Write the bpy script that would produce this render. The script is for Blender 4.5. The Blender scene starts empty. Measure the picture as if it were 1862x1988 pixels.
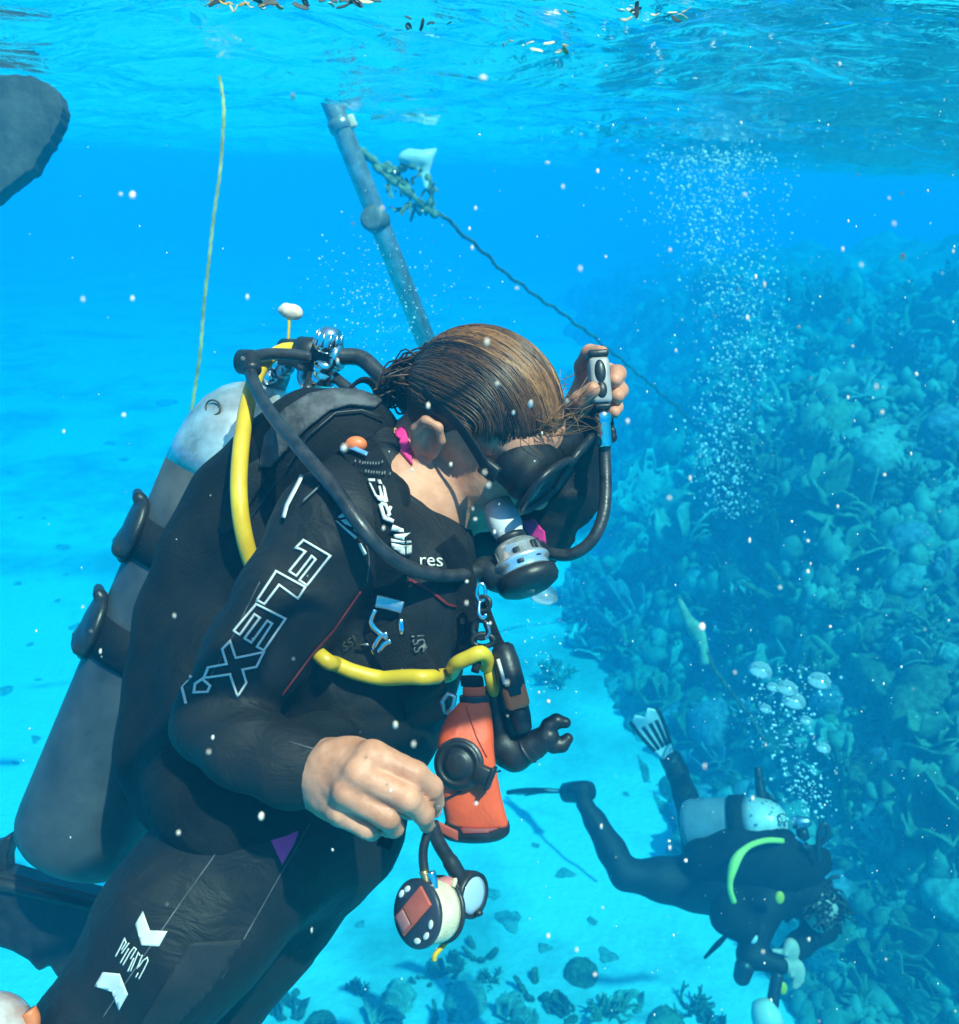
import bpy, bmesh, math, random
import numpy as np
from mathutils import Vector, Matrix, Euler
from mathutils.bvhtree import BVHTree

# ------------------------------------------------------------------ camera, water light, exposure
SC = bpy.context.scene
COL = SC.collection
R = math.radians
FPX, CX, CY = 1722.0, 931.0, 994.0            # focal length and centre, in units of an 1862 x 1988 frame
cam_d = bpy.data.cameras.new('camera')
cam_d.sensor_fit = 'VERTICAL'
cam_d.angle_y = 2 * math.atan(994.0 / FPX)
cam_d.clip_start, cam_d.clip_end = 0.02, 500.0
cam_d.dof.use_dof = True
cam_d.dof.focus_distance = 1.12
cam_d.dof.aperture_fstop = 6.0
cam = bpy.data.objects.new('camera', cam_d)
COL.objects.link(cam)
CAM_M = Matrix.Rotation(R(90 - 21), 4, 'X') @ Matrix.Rotation(R(2.2), 4, 'Z')
cam.matrix_world = CAM_M
SC.camera = cam

SUN_EL, SUN_AZ = R(59), R(141)                 # azimuth measured from +y towards +x
sun_dir = Vector((math.sin(SUN_AZ) * math.cos(SUN_EL), math.cos(SUN_AZ) * math.cos(SUN_EL), math.sin(SUN_EL)))
world = bpy.data.worlds.new('World')
SC.world = world
world.use_nodes = True
wn, wl = world.node_tree.nodes, world.node_tree.links
sky = wn.new('ShaderNodeTexSky')
sky.sky_type = 'NISHITA'
sky.sun_disc = False
sky.sun_elevation = SUN_EL
sky.sun_rotation = SUN_AZ
wn['Background'].inputs['Strength'].default_value = 0.15
wl.new(sky.outputs[0], wn['Background'].inputs['Color'])

sun_d = bpy.data.lights.new('sun', 'SUN')
sun_d.energy = 5.0
sun_d.angle = R(0.6)
sun_d.color = (1.0, 0.85, 0.69)
sun = bpy.data.objects.new('sun', sun_d)
sun.rotation_euler = sun_dir.to_track_quat('Z', 'Y').to_euler()
COL.objects.link(sun)

SC.view_settings.view_transform = 'Standard'
SC.view_settings.look = 'None'
SC.view_settings.gamma = 1.0
SC.view_settings.use_curve_mapping = False
SC.view_settings.exposure = 0.76
cy = SC.cycles
cy.use_denoising = True
cy.denoiser = 'OPENIMAGEDENOISE'
cy.use_adaptive_sampling = True
cy.adaptive_threshold = 0.02
cy.max_bounces = 8
cy.diffuse_bounces = 3
cy.glossy_bounces = 4
cy.transmission_bounces = 4
cy.transparent_max_bounces = 12
cy.volume_bounces = 2
cy.sample_clamp_indirect = 4.0
cy.caustics_reflective = False
cy.caustics_refractive = False

# ------------------------------------------------------------------ helpers
def P(u, v, d):
    """A point seen at (u, v) of the 1862 x 1988 frame, d metres away along the camera's axis."""
    return CAM_M @ Vector(((u - CX) / FPX * d, -(v - CY) / FPX * d, -d))
def PX(d):
    return d / FPX
CAM_R = (CAM_M.to_3x3() @ Vector((1, 0, 0))).normalized()
CAM_U = (CAM_M.to_3x3() @ Vector((0, 1, 0))).normalized()
CAM_B = (CAM_M.to_3x3() @ Vector((0, 0, 1))).normalized()      # towards the camera

def tag(o, label=None, cat=None, group=None, kind=None):
    if label: o['label'] = label
    if cat: o['category'] = cat
    if group: o['group'] = group
    if kind: o['kind'] = kind
    return o
def empty(name, loc=(0, 0, 0)):
    o = bpy.data.objects.new(name, None)
    o.empty_display_size = 0.05
    o.location = loc
    COL.objects.link(o)
    return o
def link(name, me, mat=None, parent=None, smooth=True):
    o = bpy.data.objects.new(name, me)
    COL.objects.link(o)
    if mat is not None and not me.materials: me.materials.append(mat)
    if smooth and len(me.polygons):
        me.polygons.foreach_set('use_smooth', np.ones(len(me.polygons), dtype=bool))
    if parent is not None:
        o.parent = parent
        o.matrix_parent_inverse = Matrix.Translation(-parent.location)
    return o
def mesh_from(name, v, f):
    me = bpy.data.meshes.new(name)
    me.from_pydata([tuple(map(float, p)) for p in v], [], [tuple(map(int, q)) for q in f])
    me.update()
    return me
def big_mesh(name, v, quads):
    """Fast mesh from numpy arrays."""
    me = bpy.data.meshes.new(name)
    n, m, k = len(v), len(quads), quads.shape[1]
    me.vertices.add(n); me.vertices.foreach_set('co', v.astype(np.float32).ravel())
    me.loops.add(m * k); me.loops.foreach_set('vertex_index', quads.astype(np.int32).ravel())
    me.polygons.add(m)
    me.polygons.foreach_set('loop_start', np.arange(m, dtype=np.int32) * k)
    me.polygons.foreach_set('loop_total', np.full(m, k, dtype=np.int32))
    me.update(calc_edges=True); me.validate()
    return me
def bm_mesh(name, bm):
    me = bpy.data.meshes.new(name)
    bm.normal_update(); bm.to_mesh(me); bm.free()
    return me
def V(p): return Vector(p)

def frames(pts):
    """Parallel-transported frames along a polyline."""
    pts = [Vector(p) for p in pts]
    T = []
    for i in range(len(pts)):
        a, b = pts[max(i - 1, 0)], pts[min(i + 1, len(pts) - 1)]
        T.append((b - a).normalized())
    n = T[0].orthogonal().normalized()
    out = []
    for t in T:
        n = (n - t * n.dot(t))
        n = n.normalized() if n.length > 1e-6 else t.orthogonal().normalized()
        out.append((t, n, t.cross(n)))
    return pts, out
def smooth_path(pts, n=8):
    """Catmull-Rom through points (Vectors, or tuples of any length)."""
    p = [np.array(q, dtype=float) for q in pts]
    p = [2 * p[0] - p[1]] + p + [2 * p[-1] - p[-2]]
    out = []
    for i in range(1, len(p) - 2):
        for k in range(n):
            t = k / n
            a, b, c, d = p[i - 1], p[i], p[i + 1], p[i + 2]
            out.append(0.5 * (2 * b + (c - a) * t + (2 * a - 5 * b + 4 * c - d) * t * t + (3 * b - a - 3 * c + d) * t ** 3))
    out.append(p[-2])
    return out
def tube_geo(pts, rad, seg=12, cap=True, prof=None):
    """Verts, faces of a tube along pts; rad a number or one per point; prof optional list of (a, b) cross-section."""
    pts, fr = frames(pts)
    rr = [rad] * len(pts) if not hasattr(rad, '__len__') else list(rad)
    v, f = [], []
    for p, (t, n, b), r in zip(pts, fr, rr):
        for k in range(seg):
            a = 2 * math.pi * k / seg
            v.append(p + (n * math.cos(a) + b * math.sin(a)) * r)
    for i in range(len(pts) - 1):
        for k in range(seg):
            k2 = (k + 1) % seg
            f.append((i * seg + k, i * seg + k2, (i + 1) * seg + k2, (i + 1) * seg + k))
    if cap:
        f.append(tuple(range(seg))[::-1])
        f.append(tuple((len(pts) - 1) * seg + k for k in range(seg)))
    return v, f
def tube(name, pts, rad, mat, parent=None, seg=12, cap=True):
    v, f = tube_geo(pts, rad, seg, cap)
    return link(name, mesh_from(name, v, f), mat, parent)
def lathe_geo(axis0, axis_dir, prof, seg=32, cap=True, up=None):
    """Surface of revolution: prof = [(along, radius), ...]."""
    t = Vector(axis_dir).normalized()
    n = Vector(up) if up is not None else t.orthogonal()
    n = (n - t * n.dot(t)).normalized()
    b = t.cross(n)
    v, f = [], []
    for (s, r) in prof:
        for k in range(seg):
            a = 2 * math.pi * k / seg
            v.append(Vector(axis0) + t * s + (n * math.cos(a) + b * math.sin(a)) * max(r, 1e-5))
    m = len(prof)
    for i in range(m - 1):
        for k in range(seg):
            k2 = (k + 1) % seg
            f.append((i * seg + k, i * seg + k2, (i + 1) * seg + k2, (i + 1) * seg + k))
    if cap:
        f.append(tuple(range(seg))[::-1])
        f.append(tuple((m - 1) * seg + k for k in range(seg)))
    return v, f
def lathe(name, a0, ad, prof, mat, parent=None, seg=32, cap=True):
    v, f = lathe_geo(a0, ad, prof, seg, cap)
    return link(name, mesh_from(name, v, f), mat, parent)
def add_bevel(o, w=0.003, seg=2):
    m = o.modifiers.new('bevel', 'BEVEL'); m.width = w; m.segments = seg; m.limit_method = 'ANGLE'
    return o
def ribbon(name, pts, width, thick, side, mat, parent=None):
    """A flat strap along pts; side = direction of its width (vector, or one per point)."""
    pts, fr = frames(pts)
    sides = side if isinstance(side, list) else [side] * len(pts)
    w = width if hasattr(width, '__len__') else [width] * len(pts)
    v, f = [], []
    for p, (t, n, b), s, ww in zip(pts, fr, sides, w):
        s = Vector(s); s = (s - t * s.dot(t)).normalized()
        q = t.cross(s)
        for a, c in ((-1, -1), (1, -1), (1, 1), (-1, 1)):
            v.append(p + s * (a * ww / 2) + q * (c * thick / 2))
    for i in range(len(pts) - 1):
        for k in range(4):
            k2 = (k + 1) % 4
            f.append((i * 4 + k, i * 4 + k2, (i + 1) * 4 + k2, (i + 1) * 4 + k))
    f.append((3, 2, 1, 0)); e = (len(pts) - 1) * 4; f.append((e, e + 1, e + 2, e + 3))
    o = link(name, mesh_from(name, v, f), mat, parent)
    add_bevel(o, thick * 0.35, 2)
    return o
def box_geo(c, ax, ay, az):
    c, ax, ay, az = map(Vector, (c, ax, ay, az))
    v = [c + ax * i + ay * j + az * k for k in (-1, 1) for j in (-1, 1) for i in (-1, 1)]
    return v, [(0, 2, 3, 1), (4, 5, 7, 6), (0, 1, 5, 4), (2, 6, 7, 3), (0, 4, 6, 2), (1, 3, 7, 5)]
def box(name, c, ax, ay, az, mat, parent=None, bev=0.002):
    v, f = box_geo(c, ax, ay, az)
    o = link(name, mesh_from(name, v, f), mat, parent)
    return add_bevel(o, bev) if bev else o
def extrude_px(name, poly, d, thick, mat, parent=None, bev=0.002, tilt=None):
    """A plate of real thickness whose outline was measured in the frame, standing at distance d (tilt adds to d per point)."""
    n = len(poly)
    dd = [d + (tilt(u, w) if tilt else 0) for u, w in poly]
    fr = [P(u, w, q) for (u, w), q in zip(poly, dd)]
    bk = [p - CAM_B * thick for p in fr]
    f = [tuple(range(n)), tuple(range(2 * n - 1, n - 1, -1))]
    f += [(i, n + i, n + (i + 1) % n, (i + 1) % n) for i in range(n)]
    me = mesh_from(name, fr + bk, f)
    bm = bmesh.new(); bm.from_mesh(me); bmesh.ops.recalc_face_normals(bm, faces=bm.faces)
    bm.to_mesh(me); bm.free()
    o = link(name, me, mat, parent, smooth=False)
    return add_bevel(o, bev) if bev else o
def noise3(p, seed=0, octaves=4, lac=2.03):
    """Cheap smooth value-like noise from rotated sines; p (n,3) -> (n,) about -1..1."""
    rng = np.random.RandomState(seed)
    out = np.zeros(len(p)); amp, fr, tot = 1.0, 1.0, 0
    for o in range(octaves):
        s = np.zeros(len(p))
        for k in range(5):
            w = rng.normal(size=3); w = w / np.linalg.norm(w) * fr * rng.uniform(0.7, 1.4)
            s += np.sin(p @ w + rng.uniform(0, 6.28) + 1.3 * np.sin(p @ rng.normal(size=3) * 0.6 * fr + rng.uniform(0, 6.28)))
        out += amp * s / 2.6; tot += amp
        amp *= 0.5; fr *= lac
    return out / tot

# ---- smooth solids: a signed distance field, meshed by surface nets
class Sdf:
    def __init__(self): self.p = []
    def cone(self, a, b, ra, rb, k=None): self.p.append(('c', np.array(a, float), np.array(b, float), ra, rb, k)); return self
    def chain(self, pts, rads, k=None):
        for i in range(len(pts) - 1): self.cone(pts[i], pts[i + 1], rads[i], rads[i + 1], k)
        return self
    def ell(self, c, axes, k=None, cut=False):
        """Ellipsoid: axes = three vectors whose lengths are the radii."""
        A = np.array([list(a) for a in axes], float)
        L = np.linalg.norm(A, axis=1)
        self.p.append(('x' if cut else 'e', np.array(c, float), A / L[:, None], L, None, k)); return self
    def bounds(self):
        lo, hi = np.full(3, 1e9), np.full(3, -1e9)
        for q in self.p:
            if q[0] == 'c':
                for pt, r in ((q[1], q[3]), (q[2], q[4])): lo = np.minimum(lo, pt - r); hi = np.maximum(hi, pt + r)
            elif q[0] == 'e':
                m = q[3].max(); lo = np.minimum(lo, q[1] - m); hi = np.maximum(hi, q[1] + m)
        return lo, hi
    def mesh(self, name, res, k=0.02, disp=None):
        lo, hi = self.bounds()
        pad = 3 * res + k
        lo -= pad; hi += pad
        n = np.ceil((hi - lo) / res).astype(int) + 1
        ax = [lo[i] + res * np.arange(n[i]) for i in range(3)]
        D = np.full(n, 0.25, dtype=np.float32)
        for q in self.p:
            kk = k if q[5] is None else q[5]
            if q[0] == 'c':
                m = np.minimum(q[1] - q[3], q[2] - q[4]); M = np.maximum(q[1] + q[3], q[2] + q[4])
            else:
                m, M = q[1] - q[3].max(), q[1] + q[3].max()
            m = m - 3 * kk - 3 * res; M = M + 3 * kk + 3 * res
            i0 = np.clip(((m - lo) / res).astype(int), 0, n - 1); i1 = np.clip(((M - lo) / res).astype(int) + 2, 1, n)
            sl = tuple(slice(i0[i], i1[i]) for i in range(3))
            X, Y, Z = np.meshgrid(*[ax[i][i0[i]:i1[i]] for i in range(3)], indexing='ij')
            Q = np.stack([X, Y, Z], -1)
            if q[0] == 'c':
                pa, ba = Q - q[1], q[2] - q[1]
                h = np.clip((pa @ ba) / max(ba @ ba, 1e-9), 0, 1)
                d = np.linalg.norm(pa - h[..., None] * ba, axis=-1) - (q[3] + (q[4] - q[3]) * h)
            else:
                l = (Q - q[1]) @ q[2].T
                k0 = np.linalg.norm(l / q[3], axis=-1); k1 = np.linalg.norm(l / (q[3] ** 2), axis=-1)
                d = np.where(k1 > 1e-6, k0 * (k0 - 1) / np.maximum(k1, 1e-6), -q[3].min())
            d = d.astype(np.float32)
            E = D[sl]
            if q[0] == 'x':
                h = np.clip(0.5 - 0.5 * (d + E) / kk, 0, 1)
                D[sl] = E * (1 - h) - d * h + kk * h * (1 - h)
            else:
                h = np.clip(0.5 + 0.5 * (E - d) / kk, 0, 1)
                D[sl] = E * (1 - h) + d * h - kk * h * (1 - h)
        if disp is not None:
            X, Y, Z = np.meshgrid(*ax, indexing='ij')
            near = np.abs(D) < 4 * res + 0.02
            Q = np.stack([X[near], Y[near], Z[near]], -1)
            D[near] -= disp(Q).astype(np.float32)
        return surface_nets(name, D, lo, res)
def surface_nets(name, D, lo, res):
    S = D < 0
    c = np.zeros(np.array(S.shape) - 1, dtype=np.int8)
    for i in (0, 1):
        for j in (0, 1):
            for k in (0, 1):
                c += S[i:i + c.shape[0], j:j + c.shape[1], k:k + c.shape[2]]
    act = np.argwhere((c > 0) & (c < 8))
    idx = -np.ones(c.shape, dtype=np.int64); idx[tuple(act.T)] = np.arange(len(act))
    acc = np.zeros((len(act), 3)); cnt = np.zeros(len(act))
    corners = [(i, j, k) for i in (0, 1) for j in (0, 1) for k in (0, 1)]
    for a in corners:
        for b in corners:
            df = np.array(b) - np.array(a)
            if df.sum() == 1 and (df >= 0).all():
                da = D[act[:, 0] + a[0], act[:, 1] + a[1], act[:, 2] + a[2]]; db = D[act[:, 0] + b[0], act[:, 1] + b[1], act[:, 2] + b[2]]
                x = (da < 0) != (db < 0)
                t = np.where(x, da / np.where(x, da - db, 1), 0)
                acc += np.where(x[:, None], np.array(a) + t[:, None] * df, 0); cnt += x
    v = lo + res * (act + acc / cnt[:, None])
    quads = []
    for ax in range(3):
        o1, o2 = [(1, 2), (2, 0), (0, 1)][ax]
        sl0 = [slice(None)] * 3; sl1 = [slice(None)] * 3
        sl0[ax] = slice(0, -1); sl1[ax] = slice(1, None)
        A, B = S[tuple(sl0)], S[tuple(sl1)]
        e = np.argwhere(A != B)
        e = e[(e[:, o1] > 0) & (e[:, o2] > 0) & (e[:, o1] < c.shape[o1]) & (e[:, o2] < c.shape[o2]) & (e[:, ax] < c.shape[ax])]
        def cell(d1, d2):
            q = e.copy(); q[:, o1] -= d1; q[:, o2] -= d2
            return idx[tuple(q.T)]
        qd = np.stack([cell(1, 1), cell(0, 1), cell(0, 0), cell(1, 0)], -1)
        fl = ~A[tuple(e.T)]
        qd[fl] = qd[fl][:, ::-1]
        quads.append(qd)
    quads = np.concatenate(quads)
    a, b, c3 = v[quads[:, 0]], v[quads[:, 1]], v[quads[:, 2]]
    if np.einsum('ij,ij->i', a - v.mean(0), np.cross(b - a, c3 - a)).sum() < 0: quads = quads[:, ::-1]
    return big_mesh(name, v, quads)

# ---- procedural materials
def mat_new(name):
    m = bpy.data.materials.new(name); m.use_nodes = True
    nt = m.node_tree
    return m, nt, nt.nodes['Principled BSDF']
def mat(name, col, rough=0.5, metal=0.0, noise=0.25, scale=40.0, bump=0.15, bscale=None, spec=0.5, sheen=0.0, col2=None, sss=0.0, coat=0.0, bdist=0.002):
    """Principled surface with a mottled colour, mottled roughness and fine relief."""
    m, nt, p = mat_new(name)
    N, L = nt.nodes, nt.links
    tc = N.new('ShaderNodeTexCoord')
    nz = N.new('ShaderNodeTexNoise'); nz.inputs['Scale'].default_value = scale; nz.inputs['Detail'].default_value = 6; nz.inputs['Roughness'].default_value = 0.6
    L.new(tc.outputs['Object'], nz.inputs['Vector'])
    cr = N.new('ShaderNodeValToRGB')
    a = [c * (1 - noise) for c in col]; b = list(col2) if col2 else [min(c * (1 + noise), 1) for c in col]
    cr.color_ramp.elements[0].color = (*a, 1); cr.color_ramp.elements[0].position = 0.32
    cr.color_ramp.elements[1].color = (*b, 1); cr.color_ramp.elements[1].position = 0.68
    L.new(nz.outputs['Fac'], cr.inputs['Fac']); L.new(cr.outputs['Color'], p.inputs['Base Color'])
    mr = N.new('ShaderNodeMapRange'); mr.inputs['To Min'].default_value = max(rough - 0.12, 0.03); mr.inputs['To Max'].default_value = min(rough + 0.12, 1)
    L.new(nz.outputs['Fac'], mr.inputs['Value']); L.new(mr.outputs[0], p.inputs['Roughness'])
    p.inputs['Metallic'].default_value = metal
    p.inputs['Specular IOR Level'].default_value = spec
    if sheen: p.inputs['Sheen Weight'].default_value = sheen
    if coat: p.inputs['Coat Weight'].default_value = coat
    if sss:
        p.inputs['Subsurface Weight'].default_value = sss
        p.inputs['Subsurface Radius'].default_value = (1.0, 0.35, 0.2); p.inputs['Subsurface Scale'].default_value = 0.006
    if bump:
        n2 = N.new('ShaderNodeTexNoise'); n2.inputs['Scale'].default_value = bscale or scale * 5; n2.inputs['Detail'].default_value = 4
        L.new(tc.outputs['Object'], n2.inputs['Vector'])
        bp = N.new('ShaderNodeBump'); bp.inputs['Strength'].default_value = bump; bp.inputs['Distance'].default_value = bdist
        L.new(n2.outputs['Fac'], bp.inputs['Height']); L.new(bp.outputs[0], p.inputs['Normal'])
    return m
# ------------------------------------------------------------------ the water: its body, its surface, the sea bed
WATER_Z, SAND_Z = 0.30, -6.5
def ground_xy(u, v, z):
    """Where the sight line through (u, v) meets the level z."""
    d0 = P(u, v, 1.0)
    return d0 * (z / d0.z)

mw, nt, pb = mat_new('sea_water_body')
nt.nodes.remove(pb)
pv = nt.nodes.new('ShaderNodeVolumePrincipled')
pv.inputs['Density'].default_value = 0.215
pv.inputs['Color'].default_value = (0.003, 0.106, 0.200, 1)
pv.inputs['Absorption Color'].default_value = (0.0, 0.70, 0.955, 1)
pv.inputs['Anisotropy'].default_value = 0.0
va = nt.nodes.new('ShaderNodeVolumeAbsorption')                     # water swallows red
va.inputs['Color'].default_value = (0.0, 0.97, 1.0, 1); va.inputs['Density'].default_value = 0.05
ad_ = nt.nodes.new('ShaderNodeAddShader')
nt.links.new(pv.outputs[0], ad_.inputs[0]); nt.links.new(va.outputs[0], ad_.inputs[1])
nt.links.new(ad_.outputs[0], nt.nodes['Material Output'].inputs['Volume'])
hv, hf = box_geo((0, 30, -3.9), (150, 0, 0), (0, 150, 0), (0, 0, 4.6))
haze = link('haze', mesh_from('haze', hv, hf), mw, None, smooth=False)
tag(haze, 'clear blue sea water filling the whole scene', 'water', kind='stuff')

# surface seen from below: mirror beyond the critical angle, window within it
ms, nt, pb = mat_new('water_surface')
N, L = nt.nodes, nt.links
N.remove(pb)
gl = N.new('ShaderNodeBsdfGlossy'); gl.inputs['Roughness'].default_value = 0.015; gl.inputs['Color'].default_value = (1, 1, 1, 1)
tr = N.new('ShaderNodeBsdfTransparent')
fr = N.new('ShaderNodeFresnel'); fr.inputs['IOR'].default_value = 1.33
mx = N.new('ShaderNodeMixShader')
tc = N.new('ShaderNodeTexCoord')
mp = N.new('ShaderNodeMapping'); mp.inputs['Scale'].default_value = (0.8, 2.0, 1.0)
n1 = N.new('ShaderNodeTexNoise'); n1.inputs['Scale'].default_value = 8.0; n1.inputs['Detail'].default_value = 5; n1.inputs['Distortion'].default_value = 0.6
bp = N.new('ShaderNodeBump'); bp.inputs['Strength'].default_value = 0.9; bp.inputs['Distance'].default_value = 0.05
L.new(tc.outputs['Object'], mp.inputs['Vector']); L.new(mp.outputs[0], n1.inputs['Vector'])
L.new(n1.outputs['Fac'], bp.inputs['Height'])
L.new(bp.outputs[0], gl.inputs['Normal'])
L.new(fr.outputs[0], mx.inputs[0]); L.new(tr.outputs[0], mx.inputs[1]); L.new(gl.outputs[0], mx.inputs[2])
L.new(mx.outputs[0], N['Material Output'].inputs['Surface'])
def axis_pts(lo, hi, fine, grow, mid=0.0):
    a, s = [mid], fine
    while a[-1] < hi: a.append(a[-1] + s); s *= grow
    b, s = [mid], fine
    while b[-1] > lo: b.append(b[-1] - s); s *= grow
    return np.array(b[:0:-1] + a)
def grid_mesh(name, xs, ys, zf):
    X, Y = np.meshgrid(xs, ys, indexing='xy')
    v = np.stack([X.ravel(), Y.ravel(), zf(X.ravel(), Y.ravel())], -1)
    nx, ny = len(xs), len(ys)
    i = np.arange(nx - 1)[None, :] + nx * np.arange(ny - 1)[:, None]
    i = i.ravel()
    return big_mesh(name, v, np.stack([i, i + 1, i + nx + 1, i + nx], -1))
def waves(x, y):
    rng = np.random.RandomState(4)
    z = np.zeros_like(x)
    for lam, amp, spread in ((5.0, .045, .4), (2.6, .034, .5), (1.35, .026, .5), (.7, .0185, .55), (.36, .0115, .65), (.19, .0058, .8)):
        for k in range(4):
            a = R(78) + rng.normal() * spread
            kx, ky = math.cos(a) * 6.283 / lam * rng.uniform(.8, 1.25), math.sin(a) * 6.283 / lam * rng.uniform(.8, 1.25)
            ph = kx * x + ky * y + rng.uniform(0, 6.28)
            ph = ph + 0.7 * np.sin(0.37 * ph + 1.7 * kx * y)
            z += amp * 0.5 * (np.sin(ph) + 0.25 * np.cos(2 * ph))
    fade = np.clip(1.3 - np.hypot(x, y) / 60.0, 0.25, 1)
    return WATER_Z + z * fade
surf = link('water_surface', grid_mesh('water_surface', axis_pts(-140, 140, .035, 1.022), axis_pts(-60, 170, .03, 1.017, 1.4), waves), ms)
tag(surf, 'rippled underside of the sea surface mirroring the blue water', 'water', kind='structure')

# sand
sand_m, nt, p = mat_new('pale_sand')
N, L = nt.nodes, nt.links
tc = N.new('ShaderNodeTexCoord')
a = N.new('ShaderNodeTexNoise'); a.inputs['Scale'].default_value = 0.42; a.inputs['Detail'].default_value = 7; a.inputs['Roughness'].default_value = 0.62
b = N.new('ShaderNodeTexNoise'); b.inputs['Scale'].default_value = 14; b.inputs['Detail'].default_value = 5
L.new(tc.outputs['Object'], a.inputs['Vector']); L.new(tc.outputs['Object'], b.inputs['Vector'])
cr = N.new('ShaderNodeValToRGB')
e = cr.color_ramp.elements
e[0].position, e[0].color = 0.34, (.30, .36, .34, 1)
e[1].position, e[1].color = 0.52, (.62, .71, .69, 1)
L.new(a.outputs['Fac'], cr.inputs['Fac'])
L.new(cr.outputs[0], p.inputs['Base Color']); p.inputs['Roughness'].default_value = .95; p.inputs['Specular IOR Level'].default_value = .1
bp = N.new('ShaderNodeBump'); bp.inputs['Strength'].default_value = .6; bp.inputs['Distance'].default_value = .04
L.new(b.outputs['Fac'], bp.inputs['Height']); L.new(bp.outputs[0], p.inputs['Normal'])
def sand_z(x, y):
    q = np.stack([x, y, 0 * x], -1)
    return SAND_Z + 0.10 * noise3(q * 0.5, 3, 3) + 0.02 * noise3(q * 3.0, 9, 2)
sand = link('sandy_sea_bed', grid_mesh('sandy_sea_bed', axis_pts(-148, 148, .16, 1.03), axis_pts(-110, 178, .16, 1.03, 5.0), sand_z), sand_m)
tag(sand, 'pale rippled sand of the sea bed', 'sand', kind='structure')

# reef bank on one side of the sand channel
def sstep(t): t = np.clip(t, 0, 1); return t * t * (3 - 2 * t)
def reef_h(x, y):
    """Height of the reef bank above the sand."""
    return 1.3 * reef_h0(x / 1.3, y / 1.3)
def reef_h0(x, y):
    q = np.stack([x, y, 0 * x], -1)
    edge = 1.75 - 1.0 * np.exp(-((y - 9.4) / 2.3) ** 2) + 0.30 * np.sin(y * 0.75 + 1.0) + 0.10 * np.sin(y * 1.9) + 0.05 * np.maximum(y - 9, 0) + 0.55 * sstep((7.5 - y) / 3)
    t = (x - edge) / (2.6 + 0.05 * y)
    h = 3.0 * sstep(t) + 0.35 * sstep((x - 4) / 6)
    h = h * (1 + 0.10 * noise3(q * 0.45, 21, 2)) * (1 - 0.45 * sstep((y - 20) / 14))
    q = q + .35 * np.stack([noise3(q * 1.1, 71, 2), noise3(q * 1.1, 72, 2), 0 * x], -1)
    n = np.abs(noise3(q * 1.15, 5, 5)); n2 = noise3(q * 4.2, 8, 4)
    h = h + (sstep(t * 5) * 0.62 * n + sstep(t * 12) * (0.16 * n2 - 0.05 * np.abs(noise3(q * 11, 77, 2))))
    h -= 1.1 * sstep(t * 4) * np.exp(-(((x - 3.3) / .75) ** 2 + ((y - 3.7) / .8) ** 2))       # hollows
    h -= 0.9 * sstep(t * 4) * np.exp(-(((x - 4.2) / .7) ** 2 + ((y - 6.3) / 1.0) ** 2))
    return h - 0.5 * (1 - sstep(t * 9 + 0.9))
def reef_z(x, y): return SAND_Z + reef_h(x, y)
reef_m = mat('reef_rock', (.12, .12, .085), .95, noise=.6, scale=1.3, bump=.9, bscale=9, spec=.1, col2=(.46, .45, .36), bdist=.08)
reef = link('reef_bank', grid_mesh('reef_bank', np.arange(0.4, 26, .085), np.concatenate([np.arange(1.3, 17, .085), np.arange(17, 55, .18)]), reef_z), reef_m)
tag(reef, 'rugged coral reef bank rising beside the sand channel', 'reef', kind='structure')
# ------------------------------------------------------------------ materials of divers and gear
neoprene = mat('black_neoprene', (.0045, .0046, .005), .66, noise=.45, scale=9, bump=.35, bscale=260, spec=.36, bdist=.0015, col2=(.013, .0115, .011))
def add_folds(m, scale=15.0, dist=.014, stretch=(1.0, 2.2, .7)):
    """Broad soft creases under the fine relief."""
    nt = m.node_tree; N, L = nt.nodes, nt.links
    fine = [n for n in N if n.type == 'BUMP'][0]; tc = [n for n in N if n.type == 'TEX_COORD'][0]
    mp = N.new('ShaderNodeMapping'); mp.inputs['Scale'].default_value = stretch
    nz = N.new('ShaderNodeTexNoise'); nz.inputs['Scale'].default_value = scale; nz.inputs['Detail'].default_value = 3; nz.inputs['Distortion'].default_value = 1.6
    bp = N.new('ShaderNodeBump'); bp.inputs['Strength'].default_value = .38; bp.inputs['Distance'].default_value = dist
    L.new(tc.outputs['Object'], mp.inputs['Vector']); L.new(mp.outputs[0], nz.inputs['Vector']); L.new(nz.outputs['Fac'], bp.inputs['Height']); L.new(bp.outputs[0], fine.inputs['Normal'])
add_folds(neoprene)
nylon = mat('black_nylon', (.0045, .0048, .0055), .75, noise=.4, scale=14, bump=.6, bscale=420, spec=.2, bdist=.002, col2=(.012, .012, .012))
grey_nylon = mat('lit_and_seam_grey', (.05, .05, .055), .75, noise=.5, scale=30, bump=.7, bscale=160, spec=.3, bdist=.003, col2=(.15, .15, .16))  # seam grey; on the vest it paints the sunlit shoulder
add_folds(nylon, 11.0, .018)
rubber = mat('black_rubber', (.010, .010, .011), .42, noise=.3, scale=50, bump=.15, spec=.5, col2=(.022, .021, .021))
hose_m = mat('hose_rubber', (.016, .016, .018), .38, noise=.35, scale=60, bump=.25, bscale=300, spec=.55, col2=(.045, .043, .045))
yellow_m = mat('yellow_hose', (.72, .42, .012), .42, noise=.10, scale=18, bump=.12, bscale=200, col2=(.80, .54, .03))
skin_m = mat('skin', (.66, .26, .145), .50, noise=.24, scale=34, bump=.30, bscale=330, sss=.25, spec=.4, bdist=.0012, col2=(.74, .34, .21))
chrome = mat('chrome', (.72, .73, .75), .16, 1.0, noise=.1, scale=30, bump=.05)
steel = mat('worn_steel', (.42, .42, .44), .36, 1.0, noise=.25, scale=35, bump=.2)
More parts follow.
